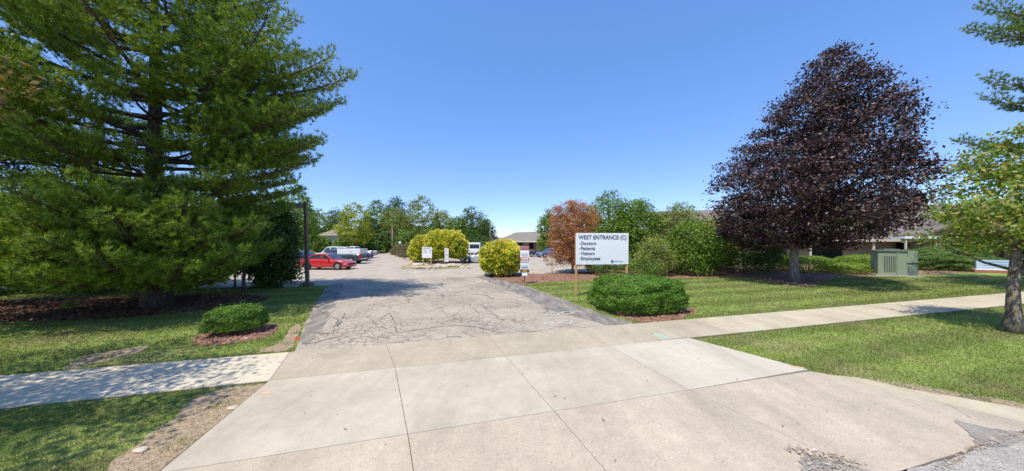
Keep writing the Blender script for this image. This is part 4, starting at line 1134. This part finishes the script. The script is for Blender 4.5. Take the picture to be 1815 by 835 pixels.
# brown lamp post with box lamp
D = 17.0
s = thing('street_lamp', 'brown square lamp post with a long grey box lamp', 'lamp', (W(545, D), D, 0), R(2))
b_ = Vector((0, 0, 0)); tp = Vector((-.12, 0, Z(358, D)))
mb = MB()
for a, c in ((b_, tp),):
    w_ = .08
    mb.add([(a.x - w_, -w_, .0), (a.x + w_, -w_, .0), (a.x + w_, w_, .0), (a.x - w_, w_, .0), (c.x - w_ * .85, -w_ * .85, c.z), (c.x + w_ * .85, -w_ * .85, c.z), (c.x + w_ * .85, w_ * .85, c.z), (c.x - w_ * .85, w_ * .85, c.z)],
           [(3, 2, 1, 0), (4, 5, 6, 7), (0, 1, 5, 4), (1, 2, 6, 5), (2, 3, 7, 6), (3, 0, 4, 7)])
mb.build('pole', M['polebrown'], s)
MB().box(-.24, .24, -.2, .2, -.02, .22, b=.02).build('base', M['polebrown'], s)
hd = MB().box(-1.42, -.22, -.16, .16, Z(368.5, D), Z(360.5, D), b=.02).build('lamp_housing', M['lampgrey'], s)
MB().box(-1.34, -.34, -.12, .12, Z(368.5, D) - .012, Z(368.5, D) - .001).build('lens', M['lampclear'], hd)
# concrete lumps by the lamp
for i, (x, y, a, b2, c, lab) in enumerate([(W(520, 16.9), 16.75, .36, .18, .20, 'grey concrete block next to the lamp post base'), (W(508, 16.9), 17.0, .3, .2, .16, 'lower concrete block farther left of the lamp post base')]):
    o = MB().box(-a, a, -b2, b2, -.01, c, b=.03).build('concrete_block', M['concrete_block']); o.location = (x, y, 0); o.rotation_euler = (0, 0, R(8))
    tag(o, lab, 'block')
# utility poles and masts
def upole(label, px, d, top, r, lean=0.0, cross=False, cat='utility pole', name='utility_pole', m='polegrey'):
    s = thing(name, label, cat, (W(px, d), d, 0))
    h = Z(top, d)
    MB().tube([(0, 0, -.1), (lean * h, 0, h)], [r, r * .7], 10).build('pole', M[m], s)
    if cross: MB().box(lean * h - .9, lean * h + .9, -.06, .06, h - .5, h - .38).build('crossarm', M[m], s)
    MB().tube([(lean * h, 0, h), (lean * h, 0, h + .12)], [r * .75, r * .4], 10).build('cap', M['metal'], s)
upole('leaning bare pole at the end of the parking lane', 696, 64, 404, .16, -.02)
upole('thin utility pole against the dark tree right of the van', 869, 74, 394, .14, cross=False)
upole('distant thin mast above the long low roof', 909, 110, 402, .13, m='metal', name='mast', cat='mast')
s = thing('post_lamp', 'small round-headed post lamp left of the hedgerow', 'lamp', (W(709, 60), 60, 0))
MB().cyl((0, 0, 0), (0, 0, 1), .06, 1.95, 10).build('pole', M['metal'], s)
MB().tube([(0, 0, 1.95), (0, 0, 2.15), (0, 0, 2.35), (0, 0, 2.5)], [.12, .26, .24, .08], 12).build('globe', M['white'], s)
s = thing('post_lamp', 'flat white lamp head above the hedgerow', 'lamp', (W(732, 50), 50, 0))
MB().cyl((0, 0, 0), (0, 0, 1), .07, 2.3, 10).build('pole', M['metal'], s)
MB().tube([(0, 0, 2.3), (0, 0, 2.38), (0, 0, 2.62), (0, 0, 2.7)], [.3, .42, .38, .1], 14).build('lamp_housing', M['white'], s)

# little site markers
def marker(label, x, y, h=.3):
    s = thing('marker_flag', label, 'flag', (x, y, 0), R(20))
    MB().tube([(0, 0, 0), (.01, 0, h)], [.004, .003], 5).build('stake', M['metal'], s)
    mb = MB(); mb.box(0, .11, -.002, .002, h - .08, h); mb.build('flag', M['flag'], s)
q = G(522, 607); marker('orange marker flag at the driveway left edge', q[0], q[1], .12)
q = G(1574, 493); marker('orange marker flag at the foot of the green cabinet, left one', q[0], q[1], .35)
q = G(1586, 494); marker('orange marker flag at the foot of the green cabinet, right one', q[0], q[1], .25)

# rocks edging the island
rk = random.Random(77)
def rock(x, y, sx, sy, sz, rz, lab):
    bm = bmesh.new(); bmesh.ops.create_icosphere(bm, subdivisions=2, radius=1)
    sd = rk.random() * 50
    for v in bm.verts:
        c = v.co.copy(); k = 1 + .35 * mnoise.noise(c * 1.3 + Vector((sd, 0, 0)))
        c = Vector((math.copysign(abs(c.x) ** .7, c.x), math.copysign(abs(c.y) ** .7, c.y), math.copysign(abs(c.z) ** .6, c.z)))
        v.co = Vector((c.x * sx * k, c.y * sy * k, c.z * sz * k + sz * .5))
    me = bpy.data.meshes.new('rock'); bm.to_mesh(me); bm.free(); me.materials.append(M['rock'])
    o = bpy.data.objects.new('rock', me); col.objects.link(o); o.location = (x, y, .02); o.rotation_euler = (0, 0, rz)
    tag(o, lab, 'rock', 'pale flat rocks edging the island')
rocks = [(737, 475.5, .4), (746, 477, .5), (755, 476.5, .45), (764, 477.5, .5), (773, 476, .4), (781, 473.5, .5), (790, 474, .45), (800, 473, .55), (811, 473, .5), (821, 474.5, .4), (741, 470, .5), (733, 465.5, .5), (727, 461.5, .5), (752, 470.5, .45), (722, 458.5, .5), (776, 470.5, .4), (832, 475.5, .3), (717, 456, .5)]
for i, (px, py, r_) in enumerate(rocks):
    x, y = G(px, py)
    rock(x, y, r_ * rk.uniform(.9, 1.3), r_ * .7, r_ * rk.uniform(.28, .42), rk.uniform(-.5, .5), 'pale tan flat rock in the border around the signs island')
# stones and litter in the near dirt
for i, (px, py, r_, lab) in enumerate([(413, 725, .05, 'flat pale stone in the bare dirt by the driveway edge'), (435, 601, .05, 'white stone under the small clipped shrub'), (250, 800, .05, 'grey root-like stone in the lower left dirt')]):
    x, y = G(px, py)
    bm = bmesh.new(); bmesh.ops.create_icosphere(bm, subdivisions=2, radius=1)
    for v in bm.verts: v.co = Vector((v.co.x * r_ * 1.6, v.co.y * r_, v.co.z * r_ * .4 + r_ * .2)) * (1 + .25 * mnoise.noise(v.co * 1.5))
    me = bpy.data.meshes.new('stone'); bm.to_mesh(me); bm.free(); me.materials.append(M['rock'])
    o = bpy.data.objects.new('stone', me); col.objects.link(o); o.location = (x, y, .01); tag(o, lab, 'stone')

# green utility cabinet
s = thing('utility_cabinet', 'pale green metal utility cabinet with louvres on a concrete pad', 'cabinet', (27.75, 22.3, 0), R(-33))
MB().box(-1.12, 1.12, -.8, 1.0, -.02, .10, b=.01).build('pad', M['concrete_block'], s)
MB().box(-.95, .45, -.55, .7, .101, 1.78, b=.012).build('body', M['green_metal'], s)
MB().box(.453, .98, -.42, .6, .101, 1.82, b=.012).build('side_box', M['green_metal'], s)
MB().box(-1.02, .5, -.63, .76, 1.782, 1.86, b=.015).build('lid', M['green_metal_dark'], s)
MB().box(-.6, .2, -.35, .5, 1.862, 1.95, b=.015).build('lid_cap', M['green_metal_dark'], s)
lv = MB()
for i in range(7): lv.box(-.66 + i * .085, -.625 + i * .085, -.556, -.551, .28, 1.45)
lv.build('louvre', M['slot'], s)
MB().box(-.05, .03, -.60, -.551, .12, 1.76, b=.008).build('door_post', M['green_metal'], s)
MB().box(.47, .96, -.45, -.422, .92, .98).build('hinge', M['slot'], s)
MB().box(.985, 1.0, .0, .05, .2, 1.9).build('corner_rail', M['green_metal'], s)
MB().box(.55, .62, -.44, -.424, .3, .42).build('handle', M['metal'], s)

# low blue-grey sign on a stone footing
s = thing('ground_sign', 'low blue-grey panel sign on a brick footing by the junipers', 'sign', (W(1768, 24.3), 24.3, 0), R(-30))
MB().box(-1.25, 1.25, -.3, .25, -.02, .22, b=.03).build('footing', M['redbrick'], s)
MB().box(-1.2, 1.2, -.27, .2, .222, .30, b=.01).build('sill', M['whitetrim'], s)
pn = MB(); pn.add([(-1.12, -.2, .302), (1.12, -.2, .302), (1.02, .05, 1.02), (-1.02, .05, 1.02), (-1.12, .0, .302), (1.12, .0, .302), (1.02, .12, 1.02), (-1.02, .12, 1.02)],
                  [(0, 1, 2, 3), (5, 4, 7, 6), (4, 0, 3, 7), (1, 5, 6, 2), (3, 2, 6, 7)])
m_ = simple('blue grey sign panel', (0.30, 0.38, 0.43), .5, var=.08, scale=3)
pnl = pn.build('panel', m_, s)
lg = MB()
def onpanel(x0, x1, t0, t1, o=.004):
    f = lambda x, t: (x, -.2 + .25 * t - o, .302 + .718 * t + o * .3)
    lg.add([f(x0, t0), f(x1, t0), f(x1, t1), f(x0, t1)], [(0, 1, 2, 3)])
rnd = random.Random(8)
for t, h_, x0, x1 in ((.72, .12, -.8, .75), (.52, .07, -.7, .5), (.38, .05, -.7, .3)):
    x = x0
    while x < x1: w_ = rnd.uniform(.05, .11); onpanel(x, x + w_, t, t + h_); x += w_ + .03
lg.build('lettering', simple('faded blue letters', (.10, .20, .42), .5), s)

# ------------------------------------------------------------------ vehicles
def sm(x, xs_, ys_): return float(np.interp(x, xs_, ys_))
def car(name, label, loc, rz, paint_, kind='sedan', L=4.5, Wd=1.78, Ht=1.42, cat='car', group='vehicles in the parking lot', wheel_r=.32):
    root = thing(name, label, cat, (loc[0], loc[1], .012), rz, group)
    P = M[paint_]; hl = L / 2; hw = Wd / 2
    wf, wr = hl * .63, -hl * .60
    if kind == 'sedan':
        top = ([-hl, -hl + .05, -hl * .7, -hl * .3, hl * .30, hl * .8, hl - .03, hl], [.62, .92, .97, .93, .90, .76, .58, .5])
        gh = ([-hl * .76, -hl * .36, -hl * .05, hl * .12, hl * .42], [.96, Ht - .03, Ht, Ht - .03, .88])
        wins = [(-hl * .58, -hl * .06, .0), (-hl * .02, hl * .30, .0)]
    elif kind == 'wagon':                  # minivan / SUV
        top = ([-hl, -hl + .04, -hl * .3, hl * .42, hl * .85, hl - .03, hl], [.7, 1.02, 1.0, .98, .86, .66, .55])
        gh = ([-hl * .98, -hl * .86, -hl * .1, hl * .2, hl * .52], [1.0, Ht - .06, Ht, Ht - .04, .96])
        wins = [(-hl * .86, -hl * .42, 0), (-hl * .38, -hl * .02, 0), (hl * .02, hl * .36, 0)]
    else:                                   # pickup
        top = ([-hl, -hl + .03, -hl * .02, hl * .42, hl * .86, hl - .03, hl], [.9, 1.08, 1.08, 1.08, 1.0, .75, .6])
        gh = ([-hl * .02, hl * .05, hl * .2, hl * .32, hl * .52], [1.06, Ht - .04, Ht, Ht - .04, 1.06])
        wins = [(hl * .06, hl * .40, 0)]
    zs = .22 if kind == 'sedan' else (.27 if kind == 'wagon' else .38)
    ra = wheel_r + .06
    NX = 64; xs_ = [-hl + L * i / NX for i in range(NX + 1)]
    def belt(x): return sm(x, *top)
    def wid(x):
        e = abs(x) / hl
        return hw * (1 - .10 * max(0, (e - .72) / .28) ** 2) * (1 - .06 * (e > .999))
    def low(x):
        z = zs + .10 * max(0, abs(x) / hl - .9) * 10 * .6
        for w in (wf, wr):
            if abs(x - w) < ra: z = max(z, wheel_r + math.sqrt(ra * ra - (x - w) ** 2) * .98)
        return z
    rows = [0, .18, .4, .65, .85, .96, 1.0]; sh = [.94, .985, 1.0, .985, .965, .93, .86]
    V = []; Fc = []
    cross = []
    for x in xs_:
        zl, zu = low(x), belt(x); w = wid(x); ring = []
        for r_, s_ in zip(rows, sh): ring.append((x, -w * s_, zl + (zu - zl) * r_))
        for q in (.5, 0, -.5): ring.append((x, -w * .86 * q, zu + .025 * (1 - q * q)))
        for r_, s_ in list(zip(rows, sh))[::-1]: ring.append((x, w * s_, zl + (zu - zl) * r_))
        cross.append(ring)
    k = len(cross[0])
    for ring in cross: V += ring
    for i in range(NX):
        for j in range(k - 1):
            a = i * k + j; Fc.append((a, a + k, a + k + 1, a + 1))
    Fc.append(tuple(range(k))); Fc.append(tuple(NX * k + j for j in range(k))[::-1])
    Fc = [f[::-1] for f in Fc]
    body = MB().add(V, Fc, True).build('body', P, root)
    # underside and wheel wells
    MB().box(-hl * .93, hl * .93, -hw * .8, hw * .8, zs - .02, zs + .34).build('underbody', M['plastic'], root)
    # greenhouse
    def roofz(x): return sm(x, *gh)
    def side(x, t, sgn, o=0.0):             # a spot on the side of the greenhouse
        zb = belt(x) - .02; zt = max(roofz(x), zb + .01); z = zb + (zt - zb) * t
        full = (Ht - zb); y = hw * (.905 - .155 * ((z - zb) / full) ** 1.15) + o
        return (x, sgn * y, z)
    gx = [gh[0][0] + (gh[0][-1] - gh[0][0]) * i / 30 for i in range(31)]
    V = []; Fc = []; tr = [0, .25, .5, .75, .92, 1.0]
    for x in gx:
        ring = [side(x, t, -1) for t in tr]
        yy = ring[-1][1]; zt = ring[-1][2]; ring += [(x, yy * q, zt + .03 * (1 - q * q)) for q in (.9, .5, 0, -.5, -.9)]
        ring += [side(x, t, 1) for t in tr[::-1]]
        V += ring
    k = len(ring)
    for i in range(30):
        for j in range(k - 1):
            a = i * k + j; Fc.append((a + 1, a + k + 1, a + k, a))
    MB().add(V, Fc, True).build('cabin', P, root)
    # glass
    for sg in (-1, 1):
        for (x0, x1, _) in wins:
            V = []; n_ = 8
            for i in range(n_ + 1):
                x = x0 + (x1 - x0) * i / n_
                zb = belt(x) - .02; zt = roofz(x)
                if zt - zb < .12: t0 = t1 = .5
                else: t0 = .07 / (zt - zb); t1 = 1 - .075 / (zt - zb)
                t1 = max(t1, t0)
                for t in (t0, (t0 + t1) / 2, t1): V.append(side(x, t, sg, .006))
            Fc = []
            for i in range(n_):
                for j in range(2):
                    a = i * 3 + j; f = (a, a + 3, a + 4, a + 1); Fc.append(f if sg < 0 else f[::-1])
            MB().add(V, Fc).build('window', M['carglass'], root)
    def slope_glass(xa, xb, nm):
        V = []; Fc = []; n_ = 6
        for i in range(n_ + 1):
            x = xa + (xb - xa) * (.10 + .82 * i / n_); z = roofz(x); yy = abs(side(x, 1.0, 1)[1]) * .9
            for q in (-1, -.5, 0, .5, 1): V.append((x + math.copysign(.012, xa - xb) * -1 * 0, yy * q, z + .03 * (1 - q * q * .81) + .010))
        for i in range(n_):
            for j in range(4):
                a = i * 5 + j; Fc.append((a, a + 1, a + 6, a + 5))
        MB().add(V, Fc, True).build(nm, M['carglass'], root)
    slope_glass(gh[0][-2], gh[0][-1], 'windscreen')
    slope_glass(gh[0][1], gh[0][0], 'rear_window')
    # seams and handles
    for sg in (-1, 1):
        for (x0, x1, _) in wins:
            sms = MB()
            for xx in (x1 + .03,):
                zt = belt(xx) - .03
                sms.add([(xx - .006, sg * (hw * 1.003), .42 + zs * .3), (xx + .006, sg * (hw * 1.003), .42 + zs * .3), (xx + .006, sg * (hw * .97), zt), (xx - .006, sg * (hw * .97), zt)], [(0, 1, 2, 3)])
            sms.build('door_seam', M['seam'], root)
            MB().box(x0 + .06, x0 + .22, sg * hw * .995 - .012, sg * hw * .995 + .012, belt(x0) - .16, belt(x0) - .13).build('door_handle', P, root)
        xm = gh[0][-2] + (gh[0][-1] - gh[0][-2]) * .45
        MB().box(xm - .06, xm + .06, sg * (hw + .02) - .1, sg * (hw + .02) + .07, belt(xm) - .0, belt(xm) + .13, b=.03).build('mirror', M['plastic'] if kind != 'sedan' else P, root)
        # lamps wrap the corners
        xh = hl - .16; 
        MB().box(xh - .16, xh + .10, sg * hw * .80 - .14, sg * hw * .80 + .135, belt(xh) - .20, belt(xh) - .05, b=.04).build('headlight', M['lampclear'], root)
        xt = -hl + .10; zt = belt(xt) - .30 if kind == 'sedan' else belt(xt) - .45
        MB().box(xt - .11, xt + .14, sg * hw * .84 - .13, sg * hw * .84 + .105, zt + .02, zt + (.24 if kind == 'sedan' else .42), b=.03).build('taillight', M['lampred'], root)
    MB().box(hl - .06, hl + .015, -hw * .55, hw * .55, .42, .58, b=.01).build('grille', M['plastic'], root)
    MB().box(-hl - .05, -hl + .12, -hw * .88, hw * .88, zs + .1, zs + .30, b=.03).build('bumper', P if kind != 'pickup' else M['rim'], root)
    MB().box(-hl - .056, -hl - .051, -.16, .16, zs + .14, zs + .26).build('number_plate', M['white'], root)
    for wx in (wf, wr):
        for sg in (-1, 1):
            y = sg * (hw - .11)
            w = MB().tube([(wx, y - .1, wheel_r), (wx, y - .075, wheel_r), (wx, y + .075, wheel_r), (wx, y + .1, wheel_r)], [wheel_r * .9, wheel_r, wheel_r, wheel_r * .9], 24).build('wheel', M['tyre'], root)
            rm = MB()
            yo = y + sg * .101
            rm.tube([(wx, yo, wheel_r), (wx, yo + sg * .012, wheel_r)], [wheel_r * .62, wheel_r * .58], 20)
            rm.build('rim', M['rim'], w)
            sp = MB()
            for a in range(5):
                an = a * 2 * math.pi / 5 + .3; c_, s2 = math.cos(an), math.sin(an)
                for da in (.32,):
                    a0 = an + .63
                    p1 = (wx + math.cos(a0 - .25) * wheel_r * .52, wheel_r + math.sin(a0 - .25) * wheel_r * .52); p2 = (wx + math.cos(a0 + .25) * wheel_r * .52, wheel_r + math.sin(a0 + .25) * wheel_r * .52); p3 = (wx + math.cos(a0) * wheel_r * .2, wheel_r + math.sin(a0) * wheel_r * .2)
                    f = (0, 1, 2) if sg < 0 else (2, 1, 0)
                    sp.add([(p[0], yo + sg * .0135, p[1]) for p in (p1, p2, p3)], [f])
            sp.build('rim_opening', M['slot'], w)
    return root, hl, hw, belt
car('red_car', 'red sedan parked side-on behind the brown lamp post', (W(579, 27.4), 27.6), R(-3), 'c_red', 'sedan', 4.5, 1.75, 1.40)
r_, hl, hw, bt = car('pickup_truck', 'dark slate pickup with a white bed cap, behind the red sedan', (W(601, 34.3), 34.6), R(180), 'c_teal', 'pickup', 5.4, 1.9, 1.62, cat='pickup', wheel_r=.36)
MB().box(-hl + .05, -hl * .03, -hw * .93, hw * .93, 1.075, 1.70, b=.05).build('bed_cap', M['c_white'], r_)
MB().box(-hl * .62, -hl * .57, hw * .932, hw * .95, 1.3, 1.36).build('cap_latch', M['plastic'], r_)
car('pickup_truck', 'white pickup with its tail toward the lane, beyond the capped pickup', (W(631, 46), 46.5), R(178), 'c_white', 'pickup', 5.4, 1.95, 1.75, cat='pickup', wheel_r=.38)
car('blue_car', 'dark blue hatchback tail between the capped and the white pickup', (W(623, 39), 39.6), R(180), 'c_blue', 'sedan', 4.2, 1.72, 1.42)
car('white_car', 'white car with its roof showing above the red sedan', (W(582, 41), 42.3), R(176), 'c_white', 'wagon', 4.9, 1.85, 1.78)
car('blue_car', 'dark blue car left of the lamp post', (W(523, 36.5), 37), R(172), 'c_navy', 'sedan', 4.5, 1.75, 1.5)
car('silver_car', 'silver sedan between the two golden shrub clumps', (W(852, 35.6), 36.0), R(180), 'c_silver', 'sedan', 4.75, 1.8, 1.45)
car('minivan', 'navy minivan behind the warning sign', (W(926, 50), 50.5), R(-4), 'c_navy', 'wagon', 4.9, 1.9, 1.75, cat='van')
car('steel_blue_car', 'steel blue sedan nosing out left of the rust orange shrub', (W(976, 48), 49.0), R(205), 'c_paleblue', 'sedan', 4.6, 1.78, 1.42)
# white box van facing the camera
s = thing('white_van', 'boxy white van facing us behind the silver sedan', 'van', (W(842, 58), 59, 0), R(-90))
MB().box(-2.6, 1.9, -1.08, 1.08, .35, 2.32, b=.08).build('body', M['c_white'], s)
MB().box(1.9, 2.7, -1.0, 1.0, .4, 1.15, b=.10).build('hood', M['c_white'], s)
ws = MB(); ws.add([(1.915, -.92, 1.2), (1.915, .92, 1.2), (1.905, .88, 1.95), (1.905, -.88, 1.95)], [(0, 1, 2, 3)]); ws.build('windscreen', M['carglass'], s)
for sg in (-1, 1):
    MB().box(1.7, 1.85, sg * 1.18 - .1, sg * 1.18 + .1, 1.3, 1.65, b=.02).build('mirror', M['plastic'], s)
    MB().box(2.6, 2.72, sg * .75 - .15, sg * .75 + .15, .75, .95, b=.02).build('headlight', M['lampclear'], s)
    for wx in (-1.8, 1.9):
        MB().tube([(wx, sg * .98 - .12, .38), (wx, sg * .98 + .12, .38)], [.38, .38], 20).build('wheel', M['tyre'], s)

# ------------------------------------------------------------------ buildings
def gable(root, L_, dpt, zw, zr, over, mw, mr, thick=.14, ends=True, trim='trim'):
    """walls x 0..L, y 0..dpt, ridge along x; origin at the front left corner"""
    w = MB()
    ym = dpt / 2
    w.add([(0, 0, 0), (L_, 0, 0), (L_, 0, zw), (0, 0, zw), (0, dpt, 0), (L_, dpt, 0), (L_, dpt, zw), (0, dpt, zw), (0, ym, zr - .12), (L_, ym, zr - .12)],
          [(0, 1, 2, 3), (5, 4, 7, 6), (4, 0, 3, 8, 7), (1, 5, 6, 9, 2)])
    w.build('wall', mw, root)
    sl = (zr - zw) / ym; ze = zw - over * sl
    r = MB()
    for (ya, yb) in ((-over, ym), (dpt + over, ym)):
        a = [(-over, ya, ze), (L_ + over, ya, ze), (L_ + over, yb, zr), (-over, yb, zr)]
        bt_ = [(x, y, z + thick) for x, y, z in a]
        f = [(0, 1, 2, 3), (7, 6, 5, 4), (0, 4, 5, 1), (1, 5, 6, 2), (3, 7, 4, 0)]
        r.add(a + bt_, f)
    rf = r.build('roof', mr, root)
    t = MB().box(-over - .03, L_ + over + .03, -over - .06, -over - .003, ze - .12, ze + thick + .02); t.build('fascia', M[trim], root)
    for x in (-over - .05, L_ + over + .003):
        t = MB()
        for (ya, yb) in ((-over, ym), (dpt + over, ym)):
            t.add([(x, ya, ze - .1), (x + .045, ya, ze - .1), (x + .045, yb, zr - .1), (x, yb, zr - .1), (x, ya, ze + thick + .02), (x + .045, ya, ze + thick + .02), (x + .045, yb, zr + thick + .02), (x, yb, zr + thick + .02)],
                  [(0, 1, 2, 3), (4, 7, 6, 5), (0, 4, 5, 1), (3, 2, 6, 7), (0, 3, 7, 4), (1, 5, 6, 2)])
        t.build('barge_board', M[trim], root)
    return rf
def window(root, x0, x1, z0, z1, y=-.0, m='glass', fr='darktrim', nm='window', mull=1):
    f = MB(); w_ = .07
    f.box(x0 - w_, x1 + w_, y - .05, y - .002, z0 - w_, z0); f.box(x0 - w_, x1 + w_, y - .05, y - .002, z1, z1 + w_)
    f.box(x0 - w_, x0, y - .05, y - .002, z0, z1); f.box(x1, x1 + w_, y - .05, y - .002, z0, z1)
    for i in range(mull):
        xm = x0 + (x1 - x0) * (i + 1) / (mull + 1); f.box(xm - .025, xm + .025, y - .045, y - .002, z0, z1)
    o = f.build(nm, M[fr], root)
    MB().box(x0, x1, y - .02, y - .004, z0, z1).build('pane', M[m], o)
    return o
# long building on the right
A = Vector((19.6, 38.0)); B = Vector((54.2, 28.6)); ang = math.atan2(B.y - A.y, B.x - A.x); LL = (B - A).length
s = thing('clinic_building', 'long tan single-storey clinic with brown-grey shingle roof behind the hedges', 'building', (A.x, A.y, 0), ang)
gable(s, LL, 10.4, 3.35, 6.6, 1.2, M['brick'], M['roof'])
for x0 in (2.0, 6.2, 10.4):
    window(s, x0, x0 + 1.5, 1.0, 2.2)
window(s, 14.2, 17.0, .3, 2.4, mull=3, nm='glass_wall'); window(s, 21.5, 23.6, .1, 2.35, mull=2, nm='glass_door')
window(s, 26.0, 28.0, 1.0, 2.2); window(s, 31, 33, 1.0, 2.2)
for x in (13.6, 19.0):
    MB().box(x, x + .16, -1.05, -.9, 0, 2.78).build('column', M['trim'], s)
MB().box(-.1, .9, -.9, -.55, 3.52, 3.60).build('roof_vent', M['white'], s)
# entrance porch: gable facing the lawn
qx, qd = W(1700, 29.5), 29.0
s = thing('entrance_porch', 'brown gabled porch in front of the clinic, half hidden by the right tree', 'porch', (W(1640, 29.6), 29.0, 0), ang)
for (x, y) in ((0.2, .0), (7.2, .0), (.2, 2.6), (7.2, 2.6)):
    MB().box(x, x + .4, y, y + .4, 0, 3.1).build('column', M['brown_siding'], s)
g_ = MB(); g_.add([(-.6, -.1, 3.1), (8.4, -.1, 3.1), (3.9, -.1, 5.4), (-.6, 3.2, 3.1), (8.4, 3.2, 3.1), (3.9, 3.2, 5.4)], [(0, 1, 2), (0, 3, 4, 1)]); g_.build('gable', M['brown_siding'], s)
g_ = MB()
for (xa, xb) in ((-.9, 3.9), (8.7, 3.9)):
    a = [(xa, -.4, 2.98), (xb, -.4, 5.45), (xb, 3.4, 5.45), (xa, 3.4, 2.98)]
    g_.add(a + [(x, y, z + .15) for x, y, z in a], [(0, 1, 2, 3), (7, 6, 5, 4), (0, 4, 5, 1), (2, 6, 7, 3), (3, 7, 4, 0)])
g_.build('roof', M['roof'], s)
# white flat canopy bit beside the porch
s = thing('canopy', 'small flat canopy with a bright white edge between maple and porch', 'canopy', (W(1588, 30), 29.6, 0), ang)
MB().box(0, 2.6, -.4, 1.6, 2.75, 2.98, b=.02).build('roof', M['whitetrim'], s)
for x in (.1, 2.3): MB().box(x, x + .12, -.3, -.18, 0, 2.75).build('post', M['trim'], s)
s = thing('outbuilding', 'white-roofed building glimpsed through the tree at the right edge', 'building', (W(1752, 31), 31.5, 0), ang)
gable(s, 9, 7, 3.4, 5.0, .5, M['brick'], M['whitetrim'], trim='whitetrim')
window(s, 1, 2.4, 1, 2.2)
# middle building
A = Vector((W(868, 82), 82.0)); B = Vector((W(1030, 52.5), 52.5))
A = Vector((W(888, 74), 74.0)); B = Vector((W(1030, 56.5), 56.5)); ang2 = math.atan2(B.y - A.y, B.x - A.x)
s = thing('clinic_wing', 'long low tan wing with a tan shingle roof across the parking lot', 'building', (A.x, A.y, 0), ang2)
gable(s, (B - A).length, 12, 2.8, 4.7, 1.1, M['brick'], shingle_mat('grey brown shingles', (0.20, 0.175, 0.15), (0.28, 0.25, 0.22)))
for i in range(5):
    window(s, 2.5 + i * 3.6, 3.9 + i * 3.6, .9, 2.1)
    MB().box(1.6 + i * 3.6, 1.75 + i * 3.6, -.95, -.8, 0, 2.45).build('column', M['darktrim'], s)
s = thing('far_building', 'farther grey-roofed low building left of the tan wing', 'building', (W(862, 92), 92, 0), R(-8))
gable(s, 9, 9, 2.6, 3.6, .6, M['brick'], M['roof']); window(s, 1.5, 3, 1, 2.1)
# house
s = thing('house', 'pale green house with a brown hip roof and red chimney among trees', 'house', (W(565, 72), 72, 0), R(6))
MB().box(0, 5.4, 0, 6, 0, 3.9).build('wall', M['siding_blue'], s)
h_ = MB(); h_.add([(-.5, -.5, 3.9), (5.9, -.5, 3.9), (5.9, 6.5, 3.9), (-.5, 6.5, 3.9), (2.4, 3, 5.6), (3.0, 3, 5.6), (-.5, -.5, 3.75), (5.9, -.5, 3.75), (5.9, 6.5, 3.75), (-.5, 6.5, 3.75)],
    [(0, 1, 5, 4), (1, 2, 5), (2, 3, 4, 5), (3, 0, 4), (6, 7, 1, 0), (7, 8, 2, 1), (8, 9, 3, 2), (9, 6, 0, 3), (9, 8, 7, 6)])
rf = h_.build('roof', M['roof_tan'], s); MB().box(3.2, 3.75, 2.6, 3.2, 4.6, 6.15).build('chimney', M['redbrick'], rf)
window(s, .9, 1.9, 2.3, 3.4, fr='whitetrim'); window(s, 3.3, 4.3, 2.3, 3.4, fr='whitetrim')
MB().box(1.0, 4.6, -2.0, -.02, 1.9, 2.05).build('porch_roof', M['roof_tan'], s)
# small white notice seen between the shrubs
s = thing('notice_board', 'small white notice showing between green shrubs', 'sign', (W(1170, 24.2), 23.2, 0))
MB().box(-.13, .13, 0, .02, 1.75, 2.25).build('board', M['white'], s); MB().box(-.03, .03, .021, .06, 0, 2.1).build('post', M['metal'], s)

# bird in flight
bd = MB()
bd.tube([(-.12, 0, 0), (-.05, 0, .01), (.04, 0, .01), (.11, 0, .02), (.15, 0, .02)], [.005, .03, .035, .02, .003], 8)
for sg in (-1, 1):
    bd.add([(.05, sg * .02, .02), (-.04, sg * .02, .02), (-.07, sg * .17, .07), (-.12, sg * .28, .04), (.0, sg * .18, .08)], [(0, 1, 2, 4), (4, 2, 3)])
bo = bd.build('bird', M['black']); bo.location = (W(559, 26), 26, Z(232, 26)); bo.rotation_euler = (R(10), R(-8), R(150)); tag(bo, 'small dark bird flying in the sky right of the pine', 'bird')
print('objects', len(bpy.data.objects))
